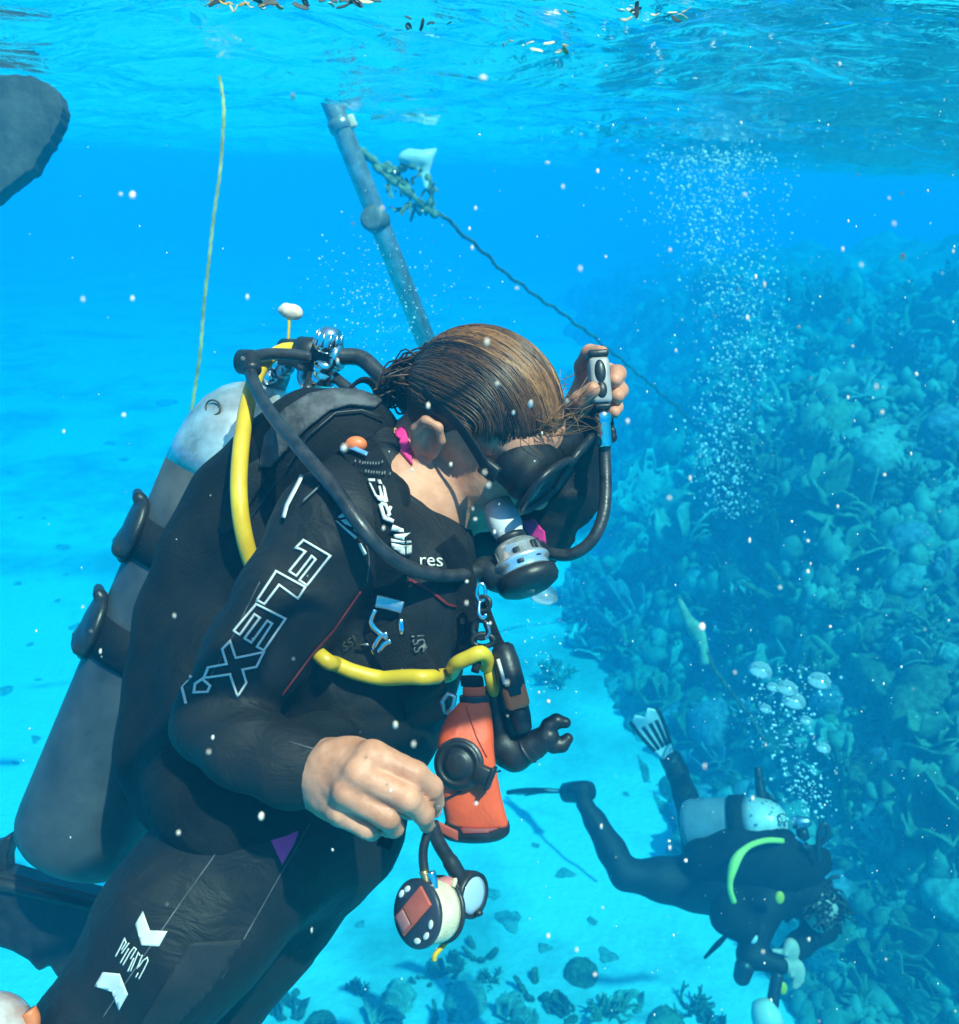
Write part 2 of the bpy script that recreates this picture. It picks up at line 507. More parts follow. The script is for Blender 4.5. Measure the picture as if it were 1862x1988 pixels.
alu_m = mat('brushed_cylinder', (.055, .060, .068), .46, .35, noise=.22, scale=16, bump=.18, bscale=90, spec=.4, col2=(.095, .10, .105))
silicone = mat('grey_silicone', (.66, .68, .70), .35, noise=.12, scale=30, bump=.1)
grey_plastic = mat('grey_plastic', (.34, .33, .34), .42, noise=.12, scale=30, bump=.1)
orange_m = mat('orange_nylon', (.90, .085, .016), .55, noise=.10, scale=10, bump=.35, bscale=240, bdist=.0015, col2=(.94, .125, .03))
add_folds(orange_m, 22.0, .006, (1.0, 1.0, .5))
orange_p = mat('orange_plastic', (.85, .20, .06), .45, noise=.08, scale=25, bump=.1)
magenta = mat('magenta_panel', (.95, .03, .25), .6, noise=.1, scale=30, bump=.3, bscale=300)
white_print = mat('white_print', (.72, .70, .66), .6, noise=.10, scale=60, bump=.1)
grey_print = mat('grey_print', (.14, .15, .15), .6, noise=.15, scale=60, bump=.1)
dark_print = mat('red_piping', (.16, .012, .014), .6, noise=.2, scale=60, bump=.1)
cream_m = mat('cream_line', (.72, .64, .42), .7, noise=.15, scale=60, bump=.6, bscale=500)
lens_m = mat('pale_gauge_glass', (.38, .52, .66), .12, noise=.08, scale=20, bump=0, coat=.5)

# ------------------------------------------------------------------ the diver: body, wetsuit, hair
person = tag(empty('person', P(480, 1640, 1.12)), 'diver in black wetsuit looking down, one arm raised to hold an inflator', 'person')
S = P(945, 803, 1.08)
HF = (CAM_R * .75 - CAM_U * .60 + CAM_B * .18).normalized()          # face
HL = (CAM_R * -.5 - CAM_U * .4 + CAM_B * .75)
HL = (HL - HF * HL.dot(HF)).normalized()                              # towards the ear in view
HU = HF.cross(HL).normalized()
if HU.dot(CAM_U) < 0: HU = -HU
HF, HL, HU = HF * .94, HL * .94, HU * .93                             # size of this head
def H(f, l, u): return S + HF * f + HL * l + HU * u

wr = [P(612, 1502, .90), P(650, 1500, .885)]
def skin_hand_right(s):
    s.cone(P(560, 1500, .905), P(640, 1505, .885), .026, .031, .01)
    kn = {'i': P(722, 1468, .842), 'm': P(697, 1502, .832), 'r': P(676, 1540, .832), 'l': P(660, 1577, .842)}
    base = {'i': P(642, 1478, .89), 'm': P(636, 1498, .885), 'r': P(632, 1518, .885), 'l': P(628, 1538, .89)}
    for q, r0, r1 in (('i', .023, .0150), ('m', .022, .0148), ('r', .021, .0142), ('l', .020, .0130)):
        s.cone(base[q], kn[q], r0, r1, .012)
    s.ell(P(668, 1512, .866), (CAM_R * .036, CAM_U * .038, CAM_B * .019), .014)
    s.chain([kn['i'], P(806, 1503, .838), P(838, 1528, .850), P(848, 1560, .866)], [.0150, .0118, .0102, .0078], .004)
    s.chain([kn['m'], P(790, 1550, .826), P(822, 1580, .842), P(829, 1602, .862)], [.0148, .0120, .0098, .0076], .004)
    s.chain([kn['r'], P(752, 1587, .828), P(764, 1606, .848), P(752, 1610, .868)], [.0140, .0112, .0094, .0080], .004)
    s.chain([kn['l'], P(712, 1607, .840), P(722, 1614, .858), P(712, 1612, .872)], [.0128, .0098, .0086, .0074], .004)
    for q in 'imrl': s.chain([base[q] + CAM_B * .020, (base[q] + kn[q]) / 2 + CAM_B * .0185, kn[q] + CAM_B * .0115], [.0030, .0040, .0045], .006)          # tendons
    for q in 'imr': s.ell(kn[q] + CAM_B * .006 + CAM_U * .002, (CAM_R * .010, CAM_U * .009, CAM_B * .008), .010)
    # thumb, from the side of the palm, closing under the index finger
    s.chain([P(660, 1490, .905), P(735, 1530, .905), P(795, 1565, .892), P(842, 1572, .878)], [.020, .016, .0118, .0085], .008)
def skin_hand_left(s):
    s.cone(P(1118, 860, 1.15), P(1130, 800, 1.145), .024, .027, .01)
    s.ell(P(1140, 775, 1.145), (CAM_R * .024, CAM_U * .034, CAM_B * .016), .012)
    # index over the button, thumb on the front, three fingers wrapped round the far side
    s.chain([P(1134, 752, 1.145), P(1132, 712, 1.135), P(1146, 686, 1.118), P(1168, 686, 1.094)], [.0125, .0112, .0104, .0090], .004)
    s.chain([P(1116, 800, 1.125), P(1128, 778, 1.095), P(1150, 757, 1.078)], [.0150, .0122, .0098], .006)
    s.chain([P(1148, 755, 1.150), P(1180, 722, 1.150), P(1199, 725, 1.128), P(1194, 738, 1.110)], [.0120, .0110, .0104, .0086], .004)
    s.chain([P(1150, 780, 1.150), P(1184, 757, 1.152), P(1203, 758, 1.130), P(1198, 770, 1.112)], [.0120, .0110, .0104, .0086], .004)
    s.chain([P(1150, 805, 1.150), P(1178, 790, 1.150), P(1195, 790, 1.132), P(1192, 800, 1.116)], [.0112, .0102, .0094, .0078], .004)

sb = Sdf()
sb.ell(H(-.006, 0, .004), (HF * .104, HL * .080, HU * .100), .02)                 # skull
sb.ell(H(.045, 0, -.055), (HF * .052, HL * .062, HU * .070), .02)                 # face
sb.ell(H(.030, 0, -.095), (HF * .056, HL * .058, HU * .042), .02)                 # jaw
sb.ell(H(.070, 0, -.128), (HF * .026, HL * .030, HU * .022), .018)                # chin
sb.ell(H(.050, .045, -.060), (HF * .034, HL * .026, HU * .034), .018)             # cheek
sb.ell(H(.050, -.045, -.060), (HF * .034, HL * .026, HU * .034), .018)
sb.ell(H(.072, 0, .015), (HF * .030, HL * .060, HU * .030), .02)                  # brow
sb.cone(H(.098, 0, -.020), H(.116, 0, -.058), .010, .014, .012)                   # nose
sb.ell(H(.098, .018, -.104), (HF * .010, HL * .018, HU * .006), .006)             # lips round the mouthpiece
sb.ell(H(.098, -.018, -.104), (HF * .010, HL * .018, HU * .006), .006)
for sg in (1, -1):                                                                  # eye sockets and lids
    sb.ell(H(.104, sg * .032, -.022), (HF * .012, HL * .018, HU * .012), .010, cut=True)
    sb.ell(H(.088, sg * .032, -.022), (HF * .014, HL * .014, HU * .012), .004)
sb.chain([H(-.035, 0, -.075), H(-.050, 0, -.140), P(770, 985, 1.13)], [.058, .056, .075], .02)   # neck
sb.chain([P(770, 985, 1.13), P(700, 1200, 1.14), P(500, 1600, 1.13)], [.10, .11, .10], .03)      # trunk, inside the suit
sb.chain([P(700, 1010, 1.06), P(660, 1030, 1.0), P(430, 1385, .965), P(560, 1500, .905)], [.06, .036, .030, .025], .02)
sb.chain([P(800, 1020, 1.20), P(900, 1040, 1.25), P(1030, 1030, 1.20), P(1118, 860, 1.15)], [.06, .036, .030, .024], .02)
sb.chain([P(500, 1600, 1.10), P(240, 1960, 1.03)], [.07, .05], .02)
sb.chain([P(560, 1620, 1.18), P(400, 2010, 1.20)], [.07, .05], .02)
skin_hand_right(sb)
skin_hand_left(sb)
# the ear in view and its twin
for sg in (1, -1):
    e0 = H(-.022, sg * .080, -.028)
    out = HL * sg
    rim = [e0 + HF * a + HU * b + out * c for a, b, c in ((.012, -.014, .004), (.014, .014, .008), (.004, .031, .012), (-.014, .030, .016), (-.022, .010, .016), (-.014, -.014, .012), (-.002, -.030, .006), (.008, -.026, .003))]
    sb.chain(rim, [.0045, .0045, .0048, .0050, .0048, .0046, .0062, .0050], .004)
    sb.ell(e0 + out * .004, (HF * .014, HU * .024, out * .005), .005)
    sb.chain([e0 + HF * -.010 + HU * .014 + out * .010, e0 + HF * -.012 - HU * .004 + out * .011, e0 - HU * .014 + out * .007], [.0040, .0040, .0040], .004)
body = link('body', sb.mesh('body', .0027, .02, disp=lambda q: .0006 * noise3(q * 70, 2, 2) + .0005 * (1 - np.abs(noise3(q * np.array((260, 120, 200.0)), 6, 1))) ** 3), skin_m, person)
# nails
nail_m = mat('finger_nail', (.62, .40, .34), .28, noise=.08, scale=60, bump=0)
for (c, dirv, w) in ((P(850, 1555, .857), (P(848, 1566, .864) - P(838, 1528, .850)), .0052),):
    t = dirv.normalized(); n = (CAM_B + CAM_R * .4 + CAM_U * .5); n = (n - t * n.dot(t)).normalized()
    s_ = Sdf().ell(c + n * .0016, (t * .0065, t.cross(n) * w, n * .0022))
    link('nail', s_.mesh('nail', .0008, .001), nail_m, person)

def wrinkle(q):
    r = noise3(q * 34 + 0.7 * np.sin(q[:, ::-1] * 11), 31, 2)
    r2 = noise3(q * np.array((14, 26, 46.0)), 33, 2)
    return .0055 * noise3(q * 11, 12, 2) + .0035 * r * np.abs(r) + .0075 * (1 - np.abs(r2)) ** 4 * np.clip(.5 + noise3(q * 5, 35, 1), 0, 1)
sw = Sdf()
sw.chain([P(660, 1035, .995), P(572, 1160, .975), P(495, 1275, .968), P(428, 1392, .960)], [.068, .057, .051, .044], .02)   # right sleeve
sw.chain([P(424, 1400, .960), P(480, 1452, .925), P(560, 1488, .902), P(630, 1500, .889)], [.044, .042, .037, .0325], .015)
sw.chain([P(700, 1000, 1.08), P(660, 1035, 1.0)], [.085, .070], .03)
sw.ell(P(760, 1090, 1.13), (CAM_R * .105, CAM_U * .115, CAM_B * .145), .03)                                                # chest
sw.ell(P(790, 1190, 1.12), (CAM_R * .085, CAM_U * .110, CAM_B * .130), .04)
sw.ell(P(690, 1330, 1.13), (CAM_R * .125, CAM_U * .150, CAM_B * .135), .05)                                                # belly
sw.ell(P(560, 1540, 1.12), (CAM_R * .130, CAM_U * .125, CAM_B * .150), .05)                                                # hips
sw.chain([P(776, 935, 1.135), P(760, 990, 1.13)], [.060, .085], .02)                                                        # collar
sw.chain([P(850, 1085, 1.11), P(800, 1115, 1.11)], [.040, .08], .03)
sw.chain([P(738, 865, 1.13), P(762, 905, 1.125), P(775, 950, 1.13)], [.036, .046, .06], .015)
sw.chain([P(728, 850, 1.10), P(750, 900, 1.075), P(774, 948, 1.065)], [.030, .031, .032], .012)
sw.chain([P(768, 930, 1.095), P(784, 962, 1.085), P(815, 1016, 1.075), P(858, 1062, 1.075)], [.034, .034, .034, .034], .012)
sw.chain([P(500, 1620, 1.07), P(370, 1790, 1.03), P(215, 2010, 1.02)], [.108, .094, .082], .04)                             # near leg
sw.chain([P(650, 1600, 1.15), P(510, 1760, 1.17), P(350, 2020, 1.20)], [.092, .086, .076], .04)                             # far leg
sw.chain([P(820, 1010, 1.22), P(930, 1045, 1.27), P(1028, 1030, 1.22)], [.080, .060, .050], .03)                            # raised arm
sw.chain([P(1028, 1030, 1.22), P(1085, 945, 1.185), P(1128, 862, 1.155)], [.052, .046, .034], .02)
sw.chain([P(1128, 862, 1.155), P(1136, 836, 1.150)], [.033, .032], .006)
suit = link('wetsuit', sw.mesh('wetsuit', .0048, .03, disp=wrinkle), neoprene, person)

# magenta lining of the collar
bvh_s = None
def bvh_of(*objs):
    vs, fs = [], []
    for o in objs:
        me = o.data; k = len(vs)
        vs += [v.co.copy() for v in me.vertices]; fs += [tuple(k + i for i in p.vertices) for p in me.polygons]
    return BVHTree.FromPolygons(vs, fs)
def hit(bvh, u, v, lift=.0015, fall=1.1):
    d = P(u, v, 1.0).normalized()
    loc, nrm, i, dist = bvh.ray_cast(Vector((0, 0, 0)), d)
    if loc is None: return P(u, v, fall)
    if nrm.dot(d) > 0: nrm = -nrm
    return loc + nrm * lift
def print_strip(name, bvh, pts, wpx, m, parent, closed=False, lift=.0014, step=6.0, thick=.0008):
    """A printed or stitched line lying on a surface: points in the frame, width in frame units."""
    pts = [np.array(p, float) for p in pts]
    if closed: pts = pts + [pts[0]]
    dense = []
    for a, b in zip(pts[:-1], pts[1:]):
        n = max(int(np.linalg.norm(b - a) / step), 1)
        dense += [a + (b - a) * k / n for k in range(n)]
    if not closed: dense.append(pts[-1])
    n = len(dense)
    v, f = [], []
    for i in range(n):
        if closed: a, b = dense[i - 1], dense[(i + 1) % n]; p0, p1 = dense[i] - dense[i - 1], dense[(i + 1) % n] - dense[i]
        else: p0 = dense[i] - dense[max(i - 1, 0)]; p1 = dense[min(i + 1, n - 1)] - dense[i]
        t0 = p0 / max(np.linalg.norm(p0), 1e-6) if np.linalg.norm(p0) > 0 else p1 / np.linalg.norm(p1)
        t1 = p1 / max(np.linalg.norm(p1), 1e-6) if np.linalg.norm(p1) > 0 else t0
        t = t0 + t1; t = t / max(np.linalg.norm(t), 1e-6)
        nn = np.array((-t[1], t[0])); mi = 1 / max(nn @ np.array((-t0[1], t0[0])), .5)
        for s in (-1, 1):
            q = dense[i] + nn * s * wpx / 2 * mi
            v.append(hit(bvh, q[0], q[1], lift))
    m_ = n if closed else n - 1
    for i in range(m_):
        j = (i + 1) % n
        f.append((2 * i, 2 * i + 1, 2 * j + 1, 2 * j))
    o = link(name, mesh_from(name, v, f), m, parent)
    sm = o.modifiers.new('s', 'SOLIDIFY'); sm.thickness = thick; sm.offset = 0
    return o
def print_poly(name, bvh, poly, m, parent, lift=.0014, cell=7.0, thick=.0008):
    """A filled printed patch lying on a surface."""
    bm = bmesh.new()
    vs = [bm.verts.new((x, y, 0)) for x, y in poly]
    bm.faces.new(vs)
    xs = [p[0] for p in poly]; ys = [p[1] for p in poly]
    for lo, hi, no in ((min(xs), max(xs), (1, 0, 0)), (min(ys), max(ys), (0, 1, 0))):
        c = lo + cell
        while c < hi:
            co = (c, 0, 0) if no[0] else (0, c, 0)
            bmesh.ops.bisect_plane(bm, geom=bm.verts[:] + bm.edges[:] + bm.faces[:], plane_co=co, plane_no=no)
            c += cell
    for v in bm.verts: v.co = hit(bvh, v.co.x, v.co.y, lift)
    bmesh.ops.triangulate(bm, faces=bm.faces)
    o = link(name, bm_mesh(name, bm), m, parent)
    sm = o.modifiers.new('s', 'SOLIDIFY'); sm.thickness = thick; sm.offset = 0
    return o
def print_text(name, bvh, text, org, xax, yax, m, parent, lift=.0014, thick=.0006):
    """Lettering on a surface: org = baseline start, xax and yax = frame vectors of one em along and up."""
    cu = bpy.data.curves.new('t', 'FONT'); cu.body = text; cu.resolution_u = 3
    t = bpy.data.objects.new('t', cu); COL.objects.link(t)
    me = bpy.data.meshes.new_from_object(t)
    bpy.data.objects.remove(t); bpy.data.curves.remove(cu)
    me.name = name
    for v in me.vertices:
        x, y = v.co.x, v.co.y
        v.co = hit(bvh, org[0] + xax[0] * x + yax[0] * y, org[1] + xax[1] * x + yax[1] * y, lift)
    o = link(name, me, m, parent)
    sm = o.modifiers.new('s', 'SOLIDIFY'); sm.thickness = thick; sm.offset = 0
    return o
bs = bvh_of(suit)
ZF = lambda x, y: ((500 + x / 1.862) * .627, (1500 + y / 1.862) * .627)       # enlarged view of the sleeve -> frame
flex = {
 'F': [(822, 322), (972, 410), (838, 582), (795, 552), (890, 430), (868, 412), (778, 528), (738, 502), (832, 388), (800, 372), (776, 368)],
 'L': [(664, 502), (828, 592), (786, 658), (680, 580), (596, 690), (556, 668), (552, 672)],
 'E': [(550, 690), (716, 772), (590, 955), (552, 935), (640, 800), (612, 784), (520, 912), (482, 888), (570, 768), (540, 748), (455, 868), (420, 845)],
 'X': [(400, 905), (430, 1000), (590, 965), (548, 1050), (468, 1066), (490, 1140), (440, 1220), (398, 1092), (250, 1115), (275, 1055), (380, 1035), (355, 950)],
}
for k, pts in flex.items():
    print_strip('sleeve_lettering', bs, [ZF(*p) for p in pts], 4.2, white_print, person, closed=True, step=4)
print_strip('sleeve_lettering', bs, [ZF(*p) for p in ((250, 1115), (200, 1150), (192, 1200), (270, 1195), (286, 1160), (240, 1120))], 4.5, white_print, person, step=4)
print_strip('sleeve_lettering', bs, [ZF(*p) for p in ((180, 1105), (122, 1165), (135, 1215), (145, 1265))], 5, white_print, person, step=4)
ZC = lambda x, y: ((1000 + x / 4.4175) * .627, (1400 + y / 4.4175) * .627)    # enlarged view of the chest
chest_logo = [[(205, 890), (300, 805), (365, 870), (240, 905)], [(245, 935), (400, 890), (470, 990), (380, 1020), (300, 985)], [(410, 1060), (520, 1035), (570, 1130), (535, 1170)], [(170, 935), (200, 945), (460, 1150), (445, 1190), (330, 1090)], [(475, 1245), (515, 1240), (595, 1380), (550, 1410)]]
for pl in chest_logo: print_poly('shoulder_logo', bs, [ZC(*p) for p in pl], white_print, person)
red = [(1146, 615), (990, 840), (880, 960), (692, 1215)]
print_strip('sleeve_piping', bs, [ZF(*p) for p in red], 3.5, dark_print, person)
ZL = lambda x, y: ((0 + x / 1.862) * .627, (2300 + y / 1.862) * .627)         # enlarged view of the thigh
print_poly('thigh_chevron', bs, [ZL(*p) for p in ((828, 970), (868, 1080), (968, 1085), (920, 1172), (820, 1165), (785, 1045))], white_print, person)
print_poly('thigh_chevron', bs, [ZL(*p) for p in ((600, 1320), (695, 1328), (742, 1445), (690, 1540), (650, 1430), (552, 1400))], white_print, person)
ZT = lambda x, y: ((340 + x / 11.04) * .627, (2880 + y / 11.04) * .627)
for pts in (((230, 900), (380, 620), (540, 280), (590, 420), (430, 680)), ((430, 800), (690, 430)), ((390, 1120), (680, 620)), ((480, 1190), (720, 760), (860, 580), (930, 640), (730, 980)), ((640, 1400), (850, 940)), ((730, 1390), (1000, 760), (1060, 860)), ((950, 1300), (1140, 830)), ((1000, 1250), (1160, 1020), (1300, 920), (1330, 1030), (1200, 1300), (1010, 1650)), ((900, 1600), (990, 1440))):
    print_strip('thigh_lettering', bs, [ZT(*q) for q in pts], 2.2, white_print, person, step=3)
print_poly('hip_patch', bs, [ZL(*p) for p in ((1590, 448), (1720, 510), (1700, 570), (1628, 700), (1540, 515))], magenta, person)
print_poly('collar_lining', bvh_of(suit, body), [(768, 842), (788, 830), (797, 868), (800, 905), (778, 880)], magenta, person, lift=.003, thick=.003)
print_poly('cuff_patch', bs, [(1012, 1012), (1035, 1005), (1058, 1030), (1060, 1055), (1030, 1040)], magenta, person, lift=.003)
print_poly('thigh_panel', bs, [ZL(*p) for p in ((1095, 1150), (1420, 1130), (1230, 1420), (1010, 1640), (800, 1640))], mat('grey_neoprene', (.020, .022, .024), .7, noise=.3, scale=20, bump=.4, bscale=260, spec=.25), person, lift=.0008, cell=14)
for sp_ in ([(655, 960), (690, 1010), (715, 1075), (712, 1130)], [(505, 1130), (470, 1200), (440, 1260), (400, 1330)], [(470, 1560), (430, 1640), (360, 1740), (270, 1870), (200, 1975)], [(700, 1420), (640, 1520), (600, 1600), (520, 1740), (430, 1900)], [(560, 1440), (600, 1452), (640, 1462)]):
    print_strip('stitched_seam', bs, smooth_path(sp_, 6), 2.4, grey_nylon, person, lift=.0006)
# cuffs
cuff_ring = lambda a, b, r: lathe('cuff', a, b - a, [(0, r * 1.0), (.002, r * 1.05), (.010, r * 1.04), (.012, r * .98)], neoprene, person, 28)

# hair
def scalp(dirv, k=1.0):
    """Point of the scalp ellipsoid in a head direction (face, ear, crown)."""
    d = Vector(dirv).normalized()
    return H(-.006 + d[0] * .107 * k, d[1] * .083 * k, .004 + d[2] * .103 * k)
hair_m, nt, p = mat_new('wet_brown_hair')
N, L = nt.nodes, nt.links
at = N.new('ShaderNodeAttribute'); at.attribute_name = 'tone'
cr = N.new('ShaderNodeValToRGB')
cr.color_ramp.elements[0].color = (.012, .0065, .004, 1); cr.color_ramp.elements[1].color = (.46, .21, .075, 1)  # golden end of the ramp paints the warm sunlit patches
e = cr.color_ramp.elements.new(.55); e.color = (.15, .060, .022, 1)
L.new(at.outputs['Fac'], cr.inputs['Fac']); L.new(cr.outputs[0], p.inputs['Base Color'])
p.inputs['Roughness'].default_value = .45; p.inputs['Specular IOR Level'].default_value = .4
rng = random.Random(7)
hv, hf, ht = [], [], []
def add_strand(pts, r, tone):
    k = len(hv); v, f = tube_geo(pts, r, 4, True)
    hv.extend(v); hf.extend([tuple(k + i for i in q) for q in f]); ht.extend([tone] * len(v))
bun = np.array((-.95, 0.05, -.30)); bun /= np.linalg.norm(bun)
def hairline(s):
    c = math.sqrt(max(1 - s * s, 0))
    d = np.array((.95 * c + .12 * (1 - c), s, .27 * c + .03)); return d / np.linalg.norm(d)
for clump in range(360):
    hj = np.array((rng.gauss(0, .05), 0, rng.uniform(-.12, .10))); s0 = rng.uniform(-1, 1); s0 = math.copysign(abs(s0) ** .9, s0)
    st = rng.choice((0, 0, 0, .06, .15, .3, .45)) + rng.uniform(0, .05)
    tone0 = min(max(.40 + .30 * math.sin(s0 * 5 + 1.2) + rng.gauss(0, .13), .02), 1)
    lift0 = rng.uniform(0, .032); bend = rng.gauss(0, .26)
    for k in range(9):
        s = s0 + rng.gauss(0, .016)
        s = max(min(s, .995), -.995)
        a = hairline(s) + hj; a /= np.linalg.norm(a); mid = np.array((.05, s * .98, .55 * math.sqrt(1 - s * s) ** .8 + .50 * math.sqrt(1 - s * s) + .03)); mid /= np.linalg.norm(mid)
        axis = np.array((0, 1.0, 0))
        n = 13; pts = []
        wav = rng.uniform(0, 6.28); wa = rng.uniform(.010, .040); t1 = rng.uniform(.8, 1.0)
        for i in range(n):
            t = st + rng.uniform(0, .004) + (t1 - st) * i / (n - 1)
            d = a * (1 - t) * (1 - 2 * t) + mid * (4 * t * (1 - t)) * .9 + bun * t * (2 * t - 1)
            d = d + axis * (bend * math.sin(math.pi * t) * .6 + wa * math.sin(t * 9 + wav))
            d /= np.linalg.norm(d)
            pts.append(scalp(d, 1.004 + lift0 * min(1, .12 + i / 4) + .008 * math.sin(math.pi * (i / (n - 1))) + .004 * rng.random()))
        tone = min(max(tone0 + rng.gauss(0, .07), 0), 1)
        rr = rng.uniform(.0005, .0011)
        add_strand(pts, [rr * min(1, .15 + i * .4, .3 + (n - 1 - i) * .3) for i in range(n)], tone)
for k in range(60):                                              # loose wisps lifted by the water
    s = rng.uniform(-.95, .6); a = hairline(s)
    a = a + np.array((rng.uniform(-.4, .05), 0, rng.uniform(0, .2))); a /= np.linalg.norm(a)
    p0 = scalp(a, 1.01); out = (p0 - S).normalized()
    dr = (out * rng.uniform(.5, 1.0) + HF * rng.uniform(-.5, .5) - HL * rng.uniform(-.2, .7) + CAM_U * rng.uniform(-.1, .5)).normalized()
    ln = rng.uniform(.010, .040); cv = Vector((rng.gauss(0, 1), rng.gauss(0, 1), rng.gauss(0, 1))) * ln * .5
    add_strand([p0 + dr * (ln * t) + cv * (t * t) for t in (0, .25, .5, .75, 1)], [.0007, .0006, .0006, .0005, .0003], rng.uniform(.35, .9))
for k in range(420):                                              # gathered end at the nape
    b0 = scalp(bun + np.array((0, rng.gauss(0, .22), rng.gauss(0, .22))), 1.01)
    e_ = scalp(bun, 1.12) + HL * rng.gauss(0, .022) - HU * rng.uniform(.0, .05) - HF * rng.uniform(0, .016)
    md = (b0 + e_) / 2 - HF * rng.uniform(.0, .02) + HL * rng.gauss(0, .012) + HU * rng.gauss(0, .012)
    add_strand(smooth_path([b0, md, e_], 4), rng.uniform(.0009, .0018), min(max(rng.gauss(.22, .15), 0), 1))
k0 = len(hv)                                                      # the layer next to the scalp
nu, nv = 48, 26
for j in range(nv + 1):
    for i in range(nu):
        th = 2 * math.pi * i / nu
        perp = (np.cross(bun, (0, 1, 0))); perp /= np.linalg.norm(perp)
        side = np.array((0, 1.0, 0)) - bun * bun[1]; side /= np.linalg.norm(side)
        w = math.cos(th) * side + math.sin(th) * perp * (1 if perp[2] > 0 else -1)
        up = max(math.sin(th), 0)
        amax = R(88 + 66 * up ** .6 + (-8 if math.sin(th) < 0 else 0))
        al = amax * j / nv
        d = bun * math.cos(al) + w * math.sin(al)
        hv.append(scalp(d, 1.012 - .02 * max(0, (j - nv + 3) / 3))); ht.append(.18 + .18 * rng.random())
for j in range(nv):
    for i in range(nu):
        i2 = (i + 1) % nu
        hf.append((k0 + j * nu + i, k0 + j * nu + i2, k0 + (j + 1) * nu + i2, k0 + (j + 1) * nu + i))
me = mesh_from('hair', hv, hf)
at_ = me.attributes.new('tone', 'FLOAT', 'POINT'); at_.data.foreach_set('value', np.array(ht, dtype=np.float32))
hair = link('hair', me, hair_m, person)
# ------------------------------------------------------------------ cylinder on the diver's back
T0, T1 = P(527, 752, 1.30), P(142, 1662, 1.33)             # neck end, foot end
TA = (T1 - T0).normalized(); TL = (T1 - T0).length
tank = tag(empty('scuba_tank', T1), 'silver scuba cylinder strapped to the back of the diver with the yellow hose', 'scuba tank')
TR = .098
lathe('cylinder', T0, TA, [(.150, TR), (.30, TR), (TL - .060, TR), (TL - .038, TR * .985), (TL - .020, TR * .93), (TL - .008, TR * .82), (TL, TR * .66)], alu_m, tank, 56)
lathe('shoulder', T0, TA, [(-.004, .020), (.002, .030), (.010, .045), (.026, .064), (.050, .081), (.085, .0925), (.120, TR * .99), (.150, TR)], mat('sunlit_shoulder', (.55, .52, .49), .30, .65, noise=.35, scale=22, bump=.25, bscale=60, col2=(.80, .77, .73)), tank, 56)  # paler than the body: light on the cylinder's top put into colour
lathe('neck', T0 - TA * .035, TA, [(0, .017), (.012, .020), (.034, .021)], steel, tank, 24)
stamp_c = T0 + TA * .058; stamp_n = (CAM_B * .75 + CAM_U * .55 - CAM_R * .25); stamp_n = (stamp_n - TA * stamp_n.dot(TA)).normalized()
st = stamp_c + stamp_n * .0835
sn = (stamp_n * .9 - TA * .42).normalized()
sv, sf = tube_geo([st + (TA.cross(sn) * math.cos(a) * .017 + TA * math.sin(a) * .010) + sn * .001 for a in np.linspace(0, 6.283, 25)], .0014, 6, False)
link('stamped_ring', mesh_from('stamped_ring', sv, sf), mat('dark_stamp', (.06, .055, .05), .6), tank)
for (s0, wd) in ((.235, .058), (.385, .058)):
    band = tag(link('tank_band', mesh_from('tank_band', *lathe_geo(T0, TA, [(s0, TR + .001), (s0, TR + .005), (s0 + wd, TR + .005), (s0 + wd, TR + .001)], 56, False)), nylon, tank))
    bdir = (-CAM_R * .90 + CAM_B * .35 - CAM_U * .25); bdir = (bdir - TA * bdir.dot(TA)).normalized()
    c = T0 + TA * (s0 + wd / 2) + bdir * (TR + .008)
    sd = Sdf().ell(c - bdir * .004, (TA * .050, TA.cross(bdir) * .050, bdir * .014), .01).ell(c + TA * .022, (TA * .020, TA.cross(bdir) * .040, bdir * .014), .006).cone(c - TA * .046 + bdir * .004, c - TA * .046 + bdir * .004 + TA.cross(bdir) * .03, .009, .007, .006).cone(c + TA * .03 + bdir * .006 - TA.cross(bdir) * .03, c + TA * .03 + bdir * .006 + TA.cross(bdir) * .03, .007, .007, .006)
    link('buckle', sd.mesh('buckle', .003, .01, disp=lambda q: .0015 * noise3(q * 60, 3, 2)), rubber, tank)

# ------------------------------------------------------------------ buoyancy vest
vest = tag(empty('buoyancy_vest', P(330, 1540, 1.15)), 'black buoyancy vest with shoulder coloured sunlit grey worn by the diver', 'diving vest')
sv = Sdf()
sv.chain([P(560, 900, 1.16), P(490, 990, 1.17), P(430, 1090, 1.17), P(375, 1200, 1.165), P(345, 1320, 1.15), P(330, 1450, 1.12), P(355, 1540, 1.10)], [.068, .075, .072, .064, .058, .058, .055], .035)
sv.chain([P(640, 960, 1.15), P(560, 1120, 1.14), P(470, 1320, 1.11), P(440, 1500, 1.06), P(520, 1560, 1.05)], [.080, .085, .088, .080, .07], .04)
sv.chain([P(545, 900, 1.115), P(610, 850, 1.10), P(690, 838, 1.11), P(745, 870, 1.13)], [.062, .058, .050, .040], .03)
sv.chain([P(700, 870, 1.09), P(760, 960, 1.03), P(770, 1060, 1.0)], [.030, .020, .016], .02)
sv.chain([P(640, 1440, 1.00), P(560, 1500, 1.02), P(450, 1560, 1.02)], [.040, .060, .070], .04)
vm = link('bladder', sv.mesh('bladder', .0055, .04, disp=lambda q: .006 * noise3(q * 9, 17, 2) + .002 * noise3(q * 38, 18, 2)), nylon, vest)
